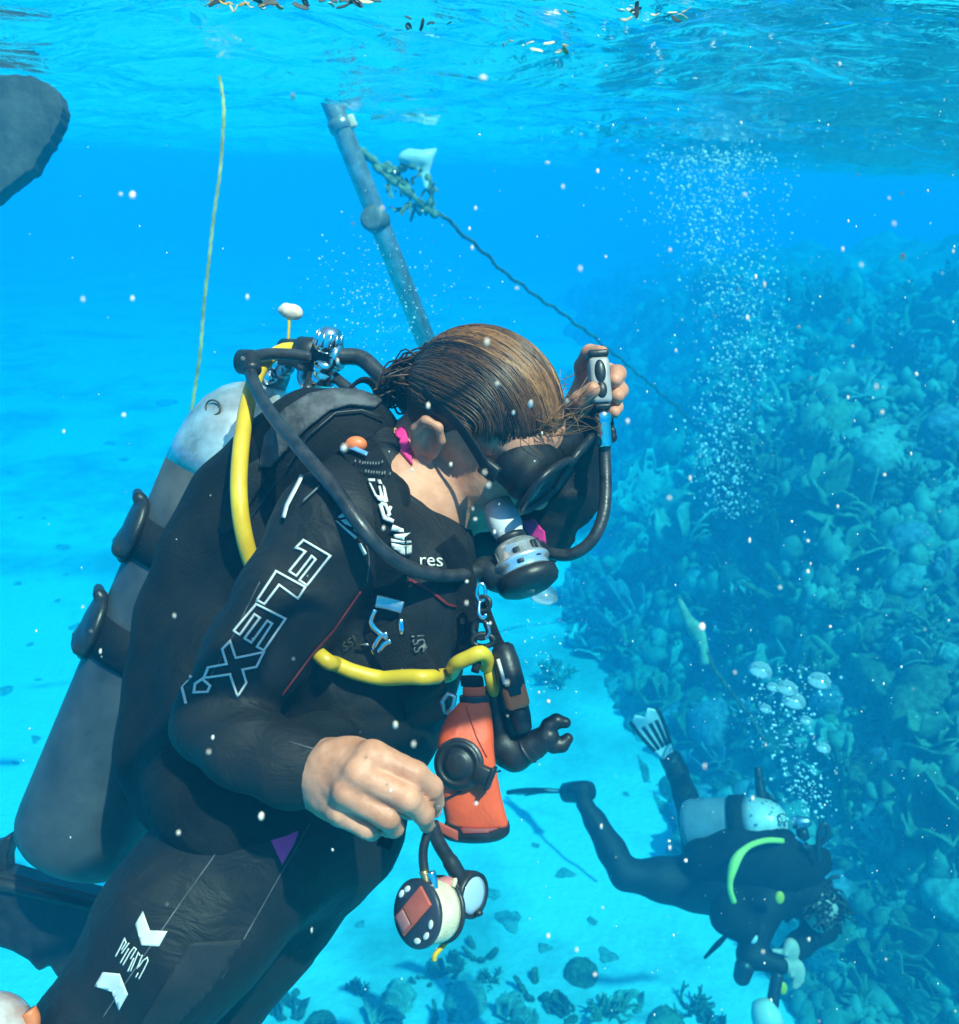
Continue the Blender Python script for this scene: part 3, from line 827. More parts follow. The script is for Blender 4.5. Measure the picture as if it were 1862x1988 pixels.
# shoulder pad in grey, its sunlit look put into the colour
bv = bvh_of(vm, suit, body)
print_poly('shoulder_panel', bv, [(508, 905), (520, 850), (556, 800), (600, 772), (650, 762), (700, 766), (738, 780), (725, 795), (680, 790), (640, 800), (600, 830), (560, 870), (530, 905)], grey_nylon, vest, lift=.004, cell=9, thick=.006)
print_poly('shoulder_panel', bv, [(505, 890), (516, 930), (470, 1010), (440, 1040), (425, 1030), (440, 960), (470, 910)], mat('greyish_nylon', (.020, .019, .018), .8, noise=.4, scale=30, bump=.6, bscale=200, spec=.2, col2=(.04, .038, .034)), vest, lift=.002, cell=10, thick=.003)  # slightly lighter nylon strip below the pad
print_strip('seam', bv, [(560, 905), (600, 845), (650, 805), (700, 800), (740, 815)], 3.5, rubber, vest, lift=.006)
print_strip('seam', bv, [(540, 930), (500, 990), (470, 1040)], 3, rubber, vest, lift=.004)
# straps down the chest
def laid(bvh, pts, lift=.006, n=6): return [hit(bvh, q[0], q[1], lift) for q in smooth_path(pts, n)]
ribbon('shoulder_strap', laid(bv, [(690, 860), (720, 930), (738, 1000), (745, 1080), (748, 1160)]), .042, .004, CAM_R + CAM_U * .2, nylon, vest)
ribbon('shoulder_strap', laid(bv, [(850, 1060), (868, 1085), (880, 1120), (890, 1180), (880, 1280)]), .040, .004, CAM_R, nylon, vest)
ribbon('waist_strap', smooth_path([hit(bv, 748, 1210, .006), hit(bv, 774, 1258, .012), hit(bv, 800, 1308, .025), hit(bv, 816, 1358, .012), hit(bv, 824, 1400, .006)], 6), .052, .004, CAM_R + CAM_U * .6, nylon, vest)
bst = bvh_of(vm, suit, body)
pk = Sdf().ell(P(405, 1620, 1.0), (CAM_R * .045 - CAM_U * .01, CAM_U * .040, CAM_B * .022), .01).ell(P(450, 1590, 1.0), (CAM_R * .03, CAM_U * .02, CAM_B * .025), .01)
link('pocket', pk.mesh('pocket', .003, .012, disp=lambda q: .002 * noise3(q * 45, 6, 2)), nylon, vest)
ribbon('pocket_flap', [P(360, 1570, .985), P(410, 1590, .975), P(448, 1625, .975)], .034, .003, CAM_U - CAM_R, nylon, vest)
tube('grab_handle', smooth_path([P(330, 1660, 1.0), P(370, 1715, .975), P(420, 1725, .97), P(437, 1700, .98)], 6), .0045, rubber, vest)
# handle loop behind the neck
ribbon('carry_handle', smooth_path([P(668, 785, 1.15), P(682, 752, 1.15), P(706, 738, 1.15), P(728, 752, 1.15), P(738, 800, 1.15)], 6), .028, .005, CAM_B + CAM_R * .3, nylon, vest)
# metal ring and webbing on the chest
def at_chest(u, v, lift=.008): return hit(bv, u, v, lift)
ZD = lambda x, y: ((500 + x / 1.862) * .627, (1500 + y / 1.862) * .627)
def cpts(pp, lift=.010): return [at_chest(*ZD(*q), lift) for q in pp]
ribbon('strap_slide', cpts([(1205, 640), (1290, 665), (1385, 700)]), .014, .005, CAM_U, steel, vest)
tube('d_ring', smooth_path(cpts([(1218, 690), (1215, 770), (1255, 830), (1305, 870)]), 5), .0034, chrome, vest, 8)
tube('d_ring', smooth_path(cpts([(1375, 760), (1382, 850)]), 3), .0034, chrome, vest, 8)
tube('snap_clip', smooth_path(cpts([(1325, 885), (1290, 905), (1250, 955), (1235, 925), (1270, 860), (1305, 845)]), 5), .0036, chrome, vest, 8)
tube('clip_pin', cpts([(1140, 905), (1240, 908)]), .0018, steel, vest, 6)
straps = [c for c in vest.children if c.name.split('.')[0] in ('shoulder_strap', 'waist_strap', 'shoulder_panel')]
bv = bvh_of(vm, suit, body, *straps)
print_text('chest_lettering', bv, 'SSI', ZD(1520, 965), (-5, -32), (-30, 4), grey_print, vest, lift=.004)
print_text('chest_lettering', bv, 'SSI', ZD(1050, 960), (24, -16), (-13, -24), mat('faint_print', (.05, .05, .03), .7), vest, lift=.004)
print_strip('red_seam', bv, [ZF(*p) for p in ((1420, 545), (1540, 610), (1640, 690), (1690, 705))], 5, dark_print, vest, lift=.003)
print_poly('red_tab', bv, [ZF(*p) for p in ((1420, 495), (1455, 505), (1462, 525), (1425, 515))], mat('red_tab', (.6, .02, .02), .5), vest, lift=.004)
# lettering on the shoulder strap
ZCp = [ZC(*p) for p in ((0, 0), (1, 0), (0, 1))]
for poly in ([(640, 460), (660, 450), (790, 640), (880, 660), (895, 700), (870, 710), (770, 675)],):
    pass
def zpoly(name, pts, m=white_print, lift=.005): print_poly(name, bv, [ZC(*p) for p in pts], m, vest, lift=lift, cell=6)
zpoly('strap_lettering', [(640, 455), (672, 470), (745, 610), (800, 650), (770, 500), (800, 500), (850, 660), (830, 480), (865, 520), (905, 700), (870, 715), (780, 690), (720, 620)])
zpoly('strap_lettering', [(628, 405), (725, 408), (728, 440), (640, 440)])
zpoly('strap_lettering', [(755, 420), (800, 420), (825, 470), (780, 470)])
print_strip('strap_lettering', bv, [ZC(*p) for p in ((795, 730), (850, 910), (975, 950))], 7, white_print, vest, lift=.005)
print_strip('strap_lettering', bv, [ZC(*p) for p in ((800, 725), (870, 740), (920, 860), (880, 900))], 6, white_print, vest, lift=.005)
print_strip('strap_lettering', bv, [ZC(*p) for p in ((940, 760), (910, 830))], 6, white_print, vest, lift=.005)
zpoly('strap_stripe', [(965, 995), (1105, 1040), (1115, 1090), (930, 1070)])
zpoly('strap_stripe', [(975, 1120), (1135, 1105), (1110, 1195), (985, 1160)])
zpoly('strap_stripe', [(935, 1165), (1150, 1215), (1158, 1250), (938, 1210)])
zpoly('strap_stripe', [(940, 1225), (1160, 1275), (1165, 1390), (1090, 1385), (945, 1290)])
print_text('chest_lettering', bv, 'res', ZC(1280, 1560), (38, 1.5), (-1.5, -36), white_print, vest, lift=.005)
ZK = lambda x, y: ((1080 + x / 11.64) * .627, (1410 + y / 11.64) * .627)
for x_, y_ in ((270, 340), (435, 370), (540, 410), (620, 400), (715, 410), (815, 420), (910, 420), (1010, 425), (1115, 420), (1240, 370), (470, 660), (650, 700), (750, 715), (850, 735), (940, 740), (1045, 745), (1130, 750), (1240, 760), (1330, 745), (1520, 770)):
    print_strip('collar_lettering', bv, [ZK(x_ + 14, y_ - 42), ZK(x_ - 10, y_ + 42)], 2.6, grey_print, vest, lift=.005, step=3)
print_strip('silver_zip', bv, [((650 + x / 2.3275) * .627, (900 + y / 2.3275) * .627) for x, y in ((685, 1360), (630, 1470), (580, 1560), (555, 1650))], 7, white_print, vest, lift=.006)
print_strip('silver_zip', bv, [((650 + x / 2.3275) * .627, (900 + y / 2.3275) * .627) for x, y in ((805, 1430), (740, 1490), (690, 1535))], 3, grey_print, vest, lift=.006)
# orange toggle and striped tab by the collar
tg = P(692, 866, 1.03)
sd = Sdf().ell(hit(bv, 692, 866, .010), (CAM_R * .013, CAM_U * .010, CAM_B * .009), .004)
link('dump_toggle', sd.mesh('dump_toggle', .0015, .004), orange_p, vest)
print_strip('striped_tab', bv, [(662, 872), (690, 880), (716, 892)], 8, mat('blue_tab', (.10, .30, .55), .5), vest, lift=.007)

# ------------------------------------------------------------------ regulator: first stage, hoses, mouth stage
reg = tag(empty('regulator', P(620, 690, 1.22)), 'scuba regulator with chrome knob, black hose and silver mouth stage', 'regulator')
F0 = P(560, 684, 1.255)
axh = (P(700, 697, 1.20) - P(545, 682, 1.25)).normalized()
lathe('first_stage', P(548, 683, 1.25), axh, [(0, .012), (.002, .019), (.030, .020), (.032, .024), (.062, .024), (.064, .020), (.092, .020), (.096, .013)], rubber, reg, 28)
kdir = (P(640, 648, 1.20) - P(630, 700, 1.21)).normalized()
kp = [(0, .016), (.004, .0165)]
lathe('yoke_knob', P(633, 688, 1.205), kdir, [(0, .010), (.006, .018), (.012, .0195), (.028, .0175), (.036, .013), (.038, .006)], chrome, reg, 28)
for k in range(12):
    a = 2 * math.pi * k / 12; n0 = kdir.orthogonal().normalized(); b0 = kdir.cross(n0)
    o_ = n0 * math.cos(a) + b0 * math.sin(a)
    tube('knob_rib', [P(633, 688, 1.205) + kdir * .010 + o_ * .0192, P(633, 688, 1.205) + kdir * .030 + o_ * .0168], .0022, chrome, reg, 6)
lathe('yoke_body', P(634, 700, 1.205), -kdir, [(0, .012), (.004, .0165), (.014, .0165), (.016, .0145), (.018, .0165), (.032, .0165), (.036, .012)], chrome, reg, 28)
lathe('port_collar', P(652, 694, 1.20), axh, [(0, .016), (.008, .016), (.010, .012)], chrome, reg, 24)
tube('yoke_clamp', smooth_path([P(600, 695, 1.24), P(590, 730, 1.25), P(600, 745, 1.24), P(622, 735, 1.22)], 6), .010, steel, reg, 12)
for k, (u_, v_) in enumerate(((520, 715), (536, 720), (550, 735), (530, 745), (565, 725))):
    lathe('valve_fitting', P(u_, v_, 1.27), (CAM_R * (.5 - k * .3) + CAM_U * .8).normalized(), [(0, .006), (.003, .010), (.016, .010), (.020, .005)], (steel, chrome)[k % 2], reg, 12)
lathe('valve_knob', P(497, 705, 1.27), -axh, [(0, .012), (.004, .019), (.026, .018), (.030, .010)], rubber, reg, 16)
hp = [P(600, 693, 1.195), P(560, 688, 1.175), P(515, 688, 1.15), P(486, 700, 1.12), P(494, 745, 1.08), P(530, 808, 1.02), P(590, 880, .96), P(650, 950, .925), P(700, 1020, .905), P(745, 1072, .915), P(800, 1105, .945), P(870, 1118, 1.0), P(925, 1111, 1.045)]
tube('black_hose', smooth_path(hp, 8), .0078, hose_m, reg, 14)
lathe('hose_sleeve', P(486, 695, 1.12), P(492, 735, 1.085) - P(486, 695, 1.12), [(0, .010), (.004, .0125), (.008, .0105), (.012, .0125), (.016, .0105), (.020, .0125), (.024, .0105), (.028, .0120), (.034, .009)], rubber, reg, 18)
tube('black_hose', smooth_path([P(655, 692, 1.20), P(700, 695, 1.20), P(735, 725, 1.19), P(770, 762, 1.18), P(800, 800, 1.19)], 6), .0115, hose_m, reg, 14)
tube('black_hose', smooth_path([P(636, 720, 1.22), P(662, 742, 1.21), P(690, 765, 1.20), P(720, 800, 1.20)], 6), .0075, hose_m, reg, 12)
tube('black_hose', smooth_path([P(612, 705, 1.23), P(604, 735, 1.22), P(596, 760, 1.20)], 6), .0075, hose_m, reg, 12)
yp = [P(578, 676, 1.235), P(548, 680, 1.215), P(515, 702, 1.18), P(492, 745, 1.13), P(476, 810, 1.08), P(466, 890, 1.045), P(464, 960, 1.025), P(472, 1030, 1.02), P(490, 1095, 1.03), P(520, 1150, 1.045)]
yel = tag(empty('yellow_air_hose', P(620, 1270, 1.0)), 'bright yellow spare air hose looping from the cylinder across the chest', 'air hose')
tube('upper_run', smooth_path(yp, 8), [.0088 + .0012 * min(i / 30, 1) for i in range(8 * 9 + 1)], yellow_m, yel, 16)
def yh(u, v, l=.014): return hit(bv, u, v, l)
tube('chest_run', smooth_path([P(560, 1216, .995), P(590, 1245, .982), yh(618, 1266), yh(640, 1280), yh(690, 1298), yh(740, 1306), yh(795, 1309, .011), yh(830, 1308, .011), yh(858, 1302, .011), P(885, 1290, .985), P(910, 1277, .975), P(933, 1268, .975), P(944, 1280, .99), P(946, 1296, 1.0)], 6), .0086, yellow_m, yel, 16)
tube('drop_run', smooth_path([P(945, 1282, 1.0), P(952, 1310, 1.0), P(961, 1352, 1.0)], 6), [.006, .0063, .0066, .007, .007, .007, .0075, .0078, .0078, .0075, .0070, .006, .0035], yellow_m, yel, 14)

# mouth stage
silver = mat('silver_case', (.80, .81, .83), .24, .75, noise=.12, scale=40, bump=.08, coat=.5)
M0 = P(978, 1010, 1.065); M1 = P(1030, 1138, 1.035)
md = (M1 - M0).normalized()
lathe('mouthpiece', M0, md, [(-.022, .018), (-.008, .0195), (.000, .0205), (.010, .0200), (.018, .0175), (.026, .0160), (.030, .015)], silicone, reg, 28)
lathe('mouth_tie', M0 + md * .022, md, [(0, .0185), (.004, .0190), (.007, .0180)], rubber, reg, 28)
lathe('metal_case', M0 + md * .029, md, [(0, .016), (.002, .021), (.006, .026), (.012, .0285), (.022, .0300), (.026, .0345), (.031, .0350), (.033, .0300), (.040, .0320), (.042, .030)], silver, reg, 40)
for k, (a, s_) in enumerate(((0.4, .016), (1.2, .020), (2.2, .014))):
    n0 = (CAM_B - md * CAM_B.dot(md)).normalized(); b0 = md.cross(n0)
    o_ = n0 * math.cos(a - 1.2) + b0 * math.sin(a - 1.2)
    box('case_slot', M0 + md * (.036 + s_) + o_ * .0305, md * .010, md.cross(o_) * .004, o_ * .002, rubber, reg, .0012)
lathe('purge_cover', M0 + md * .071, md, [(0, .030), (.002, .0365), (.012, .0375), (.018, .034), (.023, .024), (.025, .008)], rubber, reg, 40)
n0 = (CAM_B * .6 - CAM_U * .6); n0 = (n0 - md * n0.dot(md)).normalized()
lathe('purge_badge', M0 + md * .094 + n0 * .012, (md + n0 * .5).normalized(), [(0, .009), (.002, .009), (.003, .006)], mat('dull_badge', (.12, .16, .15), .4), reg, 20)
ex = Sdf()
ex.chain([P(990, 1126, 1.055), P(962, 1116, 1.05), P(936, 1107, 1.05)], [.020, .018, .014], .008)
ex.cone(P(972, 1104, 1.06), P(944, 1100, 1.06), .012, .012, .01)
link('exhaust_tee', ex.mesh('exhaust_tee', .002, .008), rubber, reg)
lathe('hose_joint', P(940, 1108, 1.055), P(900, 1114, 1.025) - P(940, 1108, 1.055), [(0, .012), (.003, .0125), (.016, .0112), (.030, .0098), (.032, .008)], rubber, reg, 20)

# ------------------------------------------------------------------ mask
mask = tag(empty('diving_mask', H(.11, 0, -.03)), 'black diving mask over the eyes of the diver looking down', 'diving mask')
mk = Sdf()
mk.ell(H(.076, 0, -.002), (HF * .030, HL * .080, HU * .046), .012)
mk.ell(H(.099, .038, -.004), (HF * .024, HL * .044, HU * .038), .012)
mk.ell(H(.099, -.038, -.004), (HF * .028, HL * .046, HU * .042), .012)
mk.ell(H(.104, 0, -.044), (HF * .026, HL * .020, HU * .026), .010)
mask_m = mat('matt_black_silicone', (.006, .006, .007), .6, noise=.4, scale=30, bump=.3, bscale=160, spec=.28, col2=(.013, .013, .014))
link('skirt', mk.mesh('skirt', .0028, .012, disp=lambda q: .0012 * noise3(q * 55, 8, 2)), mask_m, mask)
glass = mat('tinted_lens', (.012, .014, .016), .06, noise=.05, scale=20, bump=0, spec=.9, coat=1.0)
for sg in (1, -1):
    c = H(.124, sg * .039, -.004)
    nn = (HF + HL * sg * .10).normalized(); aa = (HL - nn * HL.dot(nn)).normalized(); bb = nn.cross(aa)
    ring = []
    for k in range(33):
        t = 2 * math.pi * k / 32
        x = math.copysign(abs(math.cos(t)) ** .7, math.cos(t)) * .040; y = math.copysign(abs(math.sin(t)) ** .7, math.sin(t)) * .034
        ring.append(c + aa * x + bb * y)
    tube('frame', ring, .0048, rubber, mask, 8, False)
    me = mesh_from('lens', [q - nn * .001 for q in ring[:-1]] + [q - nn * .004 for q in ring[:-1]], [tuple(range(32)), tuple(range(63, 31, -1))] + [(i, 32 + i, 32 + (i + 1) % 32, (i + 1) % 32) for i in range(32)])
    link('lens', me, glass, mask, smooth=False)
    box('strap_buckle', H(.062, sg * .084, -.006), HF * .013, HL * .005, HU * .012, rubber, mask, .003)
    sp = [H(.062, sg * .088, -.006), H(.038, sg * .0895, .008), H(.0, sg * .0880, .022), H(-.05, sg * .0780, .020), H(-.090, sg * .050, .012), H(-.116, 0, .004)]
    ribbon('strap', smooth_path(sp, 6), .013, .003, HU, mask_m, mask)
# ------------------------------------------------------------------ inflator in the raised hand
inf = tag(empty('inflator', P(1168, 790, 1.08)), 'grey inflator with black oval buttons held up in the diver\'s hand', 'inflator')
ia = (P(1160, 694, 1.095) - P(1168, 788, 1.088)).normalized()
ix = (CAM_R - ia * CAM_R.dot(ia)).normalized(); iz = ix.cross(ia)
if iz.dot(CAM_B) < 0: iz = -iz
ic = P(1164, 741, 1.092)
box('casing', ic, ix * .0125, ia * .0290, iz * .0125, grey_plastic, inf, .005)
box('cap', ic + ia * .0335, ix * .0128, ia * .0045, iz * .0125, rubber, inf, .003)
box('collar', ic - ia * .0325, ix * .0105, ia * .0035, iz * .0105, rubber, inf, .003)
link('button', Sdf().ell(ic + ia * .010 + iz * .0115, (ix * .0072, ia * .0150, iz * .0050)).mesh('button', .0012, .001), rubber, inf)
link('button', Sdf().ell(ic - ia * .013 + iz * .0115, (ix * .0068, ia * .0110, iz * .0050)).mesh('button', .0012, .001), rubber, inf)
lathe('quick_coupling', ic - ia * .036, -ia, [(0, .0075), (.003, .0075), (.004, .0100), (.007, .0108), (.014, .0108), (.016, .0092), (.017, .0090), (.044, .0086), (.046, .0078)], chrome, inf, 24)
tube('feed_hose', smooth_path([ic - ia * .078, P(1174, 880, 1.09), P(1176, 950, 1.08), P(1170, 1005, 1.07), P(1148, 1050, 1.065), P(1110, 1076, 1.07), P(1070, 1074, 1.085), P(1035, 1055, 1.11)], 8), .0076, hose_m, inf, 14)
link('pull_tab', Sdf().chain([P(1178, 842, 1.13), P(1188, 836, 1.125), P(1190, 850, 1.125), P(1180, 862, 1.13)], [.004, .004, .004, .003]).mesh('pull_tab', .0015, .006), rubber, inf)

# ------------------------------------------------------------------ orange marker bag with its valve
def loft_px(name, rings, m, parent=None, seg=36, ratio=.6, disp=None, sq=1.0):
    """Solid of elliptical sections measured in the frame: rings = (left, right, v, distance[, ratio])."""
    v, f = [], []
    for r_ in rings:
        l, rr, vv, d = r_[:4]; q = r_[4] if len(r_) > 4 else ratio
        c = P((l + rr) / 2, vv, d); a = (rr - l) / 2 * PX(d)
        for k in range(seg):
            t = 2 * math.pi * k / seg
            cs, sn_ = math.cos(t), math.sin(t)
            x = math.copysign(abs(cs) ** sq, cs); y = math.copysign(abs(sn_) ** sq, sn_)
            v.append(c + CAM_R * (a * x) + CAM_B * (a * q * y))
    n = len(rings)
    for i in range(n - 1):
        for k in range(seg):
            k2 = (k + 1) % seg
            f.append((i * seg + k, (i + 1) * seg + k, (i + 1) * seg + k2, i * seg + k2))
    f.append(tuple(range(seg))); f.append(tuple(range((n - 1) * seg, n * seg))[::-1])
    if disp is not None:
        a = np.array([tuple(p) for p in v]); c = a.mean(0)
        dr = a - c; dr /= np.linalg.norm(dr, axis=1)[:, None]
        v = list(a + dr * disp(a)[:, None])
    return link(name, mesh_from(name, v, f), m, parent)
def densify(rings, n=5): return [tuple(q) for q in smooth_path(rings, n)]
bag = tag(empty('marker_bag', P(920, 1620, .93)), 'orange surface marker bag with a round black valve hung at the waist', 'marker bag')
bd = .955
fold = lambda a: .0022 * noise3(a * 30, 41, 3) + .0012 * noise3(a * 75, 42, 2)
loft_px('pouch', densify([(893, 948, 1362, bd, .5), (880, 953, 1378, bd, .6), (862, 957, 1402, bd, .7), (849, 961, 1435, bd - .005, .72), (849, 965, 1475, bd - .008, .7), (853, 970, 1520, bd - .006, .66), (859, 977, 1560, bd - .004, .6), (866, 986, 1597, bd, .55)], 6), orange_m, bag, 64, disp=fold, sq=.62)
loft_px('neck_band', [(893, 946, 1350, bd), (892, 947, 1352, bd), (892, 950, 1362, bd), (895, 947, 1364, bd)], rubber, bag, 32, .52)
loft_px('neck', [(899, 941, 1333, bd), (898, 943, 1337, bd), (898, 943, 1349, bd), (900, 941, 1352, bd)], orange_m, bag, 32, .5)
loft_px('strap_end', [(895, 935, 1312, bd), (893, 938, 1316, bd), (895, 940, 1332, bd)], nylon, bag, 24, .4)
loft_px('base_cap', densify([(864, 988, 1596, bd, .56), (862, 990, 1604, bd, .56), (858, 988, 1616, bd, .55), (866, 975, 1626, bd, .52), (890, 955, 1633, bd, .4)], 4), rubber, bag, 48, sq=.85)
vn = (CAM_B * .92 - CAM_R * .25 + CAM_U * .1).normalized()
vc = P(891, 1483, .928)
lathe('valve', vc, vn, [(-.012, .0240), (0, .0245), (.004, .0243), (.006, .0225), (.0065, .0200), (.005, .0190), (.005, .0150), (.0075, .0138), (.009, .010), (.0095, .003)], rubber, bag, 36)
lathe('valve_rim', vc, vn, [(-.003, .0265), (.001, .0272), (.003, .0262)], hose_m, bag, 36)
sp = Sdf().cone(vc + vn * .004, P(918, 1503, .915), .014, .0085, .006).cone(P(918, 1503, .915), P(934, 1507, .912), .0085, .0115, .003)
vd = (P(934, 1507, .912) - vc); vd = (vd - vn * vd.dot(vn)).normalized()
box('valve_spout', vc + vd * .027 + vn * .001, vd * .009, vd.cross(vn) * .0095, vn * .006, rubber, bag, .0025)
box('valve_lip', vc + vd * .037 + vn * .001, vd * .002, vd.cross(vn) * .0125, vn * .0075, rubber, bag, .0015)
bbag = bvh_of(*[c for c in bag.children if c.name.startswith('pouch')])
print_strip('seam', bbag, [(972, 1496), (950, 1503), (925, 1520), (885, 1540), (860, 1552)], 3.5, rubber, bag, lift=.002)
print_strip('seam', bbag, [(905, 1372), (925, 1430), (945, 1470)], 1.6, mat('orange_stitch', (.55, .05, .015), .6), bag, lift=.001)
print_poly('maroon_patch', bvh_of(*[c for c in bag.children if c.name.startswith('base_cap')]), [(892, 1608), (955, 1602), (968, 1608), (950, 1616), (900, 1618)], mat('maroon_patch', (.22, .03, .025), .6), bag, lift=.0015)
tube('buckle', [P(866, 1385, .93), P(858, 1362, .93), P(870, 1347, .93), P(883, 1352, .93), P(880, 1372, .93), P(866, 1385, .93)], .0028, steel, bag, 8)
box('flap', P(867, 1612, .925), CAM_R * .012 - CAM_U * .006, CAM_U * .005, CAM_B * .002, mat('dull_orange', (.38, .06, .03), .6), bag, .001)

# ------------------------------------------------------------------ snorkel and clips on the chest
snk = tag(empty('snorkel', P(990, 1470, 1.0)), 'black rubber snorkel with orange band and bite mouthpiece beside the orange bag', 'snorkel')
ss = Sdf()
ss.chain([P(958, 1345, 1.01), P(966, 1410, 1.01), P(978, 1450, 1.0), P(1000, 1466, .995), P(1032, 1448, .99), P(1062, 1430, .985)], [.012, .016, .019, .0175, .0145, .0135], .008)
link('elbow_tube', ss.mesh('elbow_tube', .0025, .01, disp=lambda q: .0008 * noise3(q * 70, 5, 2)), rubber, snk)
sm_ = Sdf()
sm_.chain([P(1060, 1430, .985), P(1066, 1410, .985), P(1080, 1400, .985), P(1098, 1403, .985)], [.0125, .0090, .0080, .0062], .003)
sm_.chain([P(1060, 1432, .985), P(1075, 1446, .985), P(1090, 1446, .985), P(1102, 1434, .985)], [.0125, .0092, .0082, .0064], .003)
link('mouthpiece', sm_.mesh('mouthpiece', .0018, .004), rubber, snk)
for (u_, v_, r_) in ((1022, 1454, .0165), (1036, 1446, .0155)):
    lathe('tube_ring', P(u_, v_, .9905), P(u_ + 30, v_ - 18, .985) - P(u_, v_, .9905), [(0, r_), (.001, r_ + .0012), (.0025, r_ + .0012), (.0035, r_)], hose_m, snk, 24)
sa = (P(1000, 1350, .985) - P(975, 1255, 1.0)).normalized()
lathe('upper_tube', P(974, 1250, 1.0), sa, [(0, .008), (.004, .0125), (.020, .0145), (.045, .0145), (.060, .013)], rubber, snk, 24)
lathe('upper_tube', P(1004, 1372, .985), sa, [(0, .013), (.012, .0125), (.026, .010), (.030, .006)], rubber, snk, 24)
ob = P(1001, 1349, .985)
box('orange_band', ob, (CAM_R - sa * CAM_R.dot(sa)).normalized() * .0135, sa * .0145, CAM_B * .0125, orange_p, snk, .006)
tube('white_stripe', [P(967, 1280, .984), P(980, 1328, .974)], .0022, white_print, snk, 8)
ribbon('hanging_strap', smooth_path([P(934, 1165, 1.0), P(948, 1205, 1.0), P(962, 1240, 1.0), P(972, 1258, 1.0)], 5), .014, .004, CAM_R, nylon, snk)
clip = tag(empty('bolt_snap', P(940, 1250, .99)), 'black and steel bolt snap chain hanging below the mouth stage', 'clip')
def oval(c, a, b, n=20): return [c + a * math.cos(6.2832 * k / n) + b * math.sin(6.2832 * k / n) for k in range(n + 1)]
tube('link', oval(P(934, 1150, .99), CAM_R * .005, CAM_U * .010), .0020, chrome, clip, 8, False)
tube('link', oval(P(938, 1172, .99), CAM_R * .008 + CAM_B * .003, CAM_U * .008), .0026, rubber, clip, 8, False)
tube('hook', smooth_path([P(931, 1165, .99), P(930, 1190, .985), P(938, 1200, .985), P(944, 1192, .985)], 5), .0024, chrome, clip, 8)
tube('link', oval(P(934, 1222, .99), CAM_R * .009 + CAM_B * .003, CAM_U * .010), .0028, rubber, clip, 8, False)
tube('link', oval(P(938, 1243, .99), CAM_R * .012, CAM_U * .007), .0032, rubber, clip, 8, False)
tube('hook', smooth_path([P(945, 1208, .985), P(950, 1228, .985), P(942, 1240, .985)], 5), .0022, steel, clip, 8)
tube('strap_end', smooth_path([P(936, 1252, .985), P(928, 1280, .98), P(922, 1305, .975)], 4), .0048, nylon, clip, 10)

# ------------------------------------------------------------------ finger spool and gauge below the hand
spool = tag(empty('finger_spool', P(818, 1780, .86)), 'round finger spool with perforated black face and cream line hanging from the hand', 'spool')
sc0 = P(806, 1774, .842)
sx = (CAM_R * .66 - CAM_B * .72 - CAM_U * .20).normalized()                       # axis, away from the face in view
lathe('face_plate', sc0, sx, [(0, .006), (0, .0295), (.002, .0312), (.005, .0312), (.007, .0296)], mat('slate_plastic', (.030, .032, .045), .4, noise=.2, scale=40, bump=.1), spool, 48)
lathe('line_winding', sc0 + sx * .007, sx, [(0, .0285), (.004, .0292), (.020, .0296), (.026, .0286)], cream_m, spool, 48)
lathe('back_plate', sc0 + sx * .033, sx, [(0, .0290), (.001, .0312), (.004, .0312), (.006, .0295)], rubber, spool, 48)
fy = (CAM_U - sx * CAM_U.dot(sx)).normalized(); fx = fy.cross(sx)
if fx.dot(CAM_R) < 0: fx = -fx
rot = lambda a: fx * math.cos(a) + fy * math.sin(a)
bdir = rot(R(52)); bper = rot(R(142))
box('orange_bar', sc0 - sx * .0012 + bper * .003, bdir * .0235, bper * .0105, sx * .0016, mat('brick_orange', (.55, .10, .055), .5, noise=.15, scale=50, bump=.15), spool, .001)
box('bar_ridge', sc0 - sx * .003 + bper * .003 - bdir * .006, bdir * .0012, bper * .009, sx * .0008, mat('dark_ridge', (.2, .05, .03), .6), spool, .0004)
box('bar_plate', sc0 - sx * .0035 + bper * .003 - bdir * .014, bdir * .0060, bper * .0080, sx * .0010, mat('dusty_red', (.46, .16, .14), .5), spool, .0006)
for a, r_ in ((R(-8), .0225), (R(-38), .0235), (R(-70), .0235), (R(128), .0235), (R(150), .0245)):
    link('hole', Sdf().ell(sc0 + rot(a) * r_ - sx * .0006, (rot(a) * .0030, rot(a + 1.57) * .0046, sx * .0012)).mesh('hole', .0008, .001), white_print, spool)
link('pink_tab', Sdf().chain([P(848, 1722, .862), P(868, 1722, .866), P(880, 1732, .868)], [.007, .008, .007]).mesh('pink_tab', .0018, .008), mat('pink_line', (.62, .20, .20), .6), spool)
tube('loose_line', smooth_path([P(876, 1716, .862), P(884, 1708, .862), P(880, 1722, .858)], 5), .0022, cream_m, spool, 8)
tube('loose_line', smooth_path([P(882, 1748, .872), P(896, 1765, .875), P(892, 1795, .872), P(870, 1825, .868), P(846, 1852, .862), P(843, 1864, .862)], 7), .0026, yellow_m, spool, 8)
tube('hanger', smooth_path([P(834, 1604, .868), P(822, 1650, .862), P(824, 1690, .858), P(832, 1725, .852)], 6), .0046, rubber, spool, 10)
tube('swivel', smooth_path([P(822, 1690, .853), P(828, 1712, .850), P(826, 1738, .846)], 5), .0042, mat('brass', (.45, .30, .14), .35, .8), spool, 10)
tube('snap_hook', smooth_path([P(836, 1692, .850), P(842, 1715, .848), P(842, 1750, .844), P(834, 1772, .842)], 6), .0044, chrome, spool, 10)

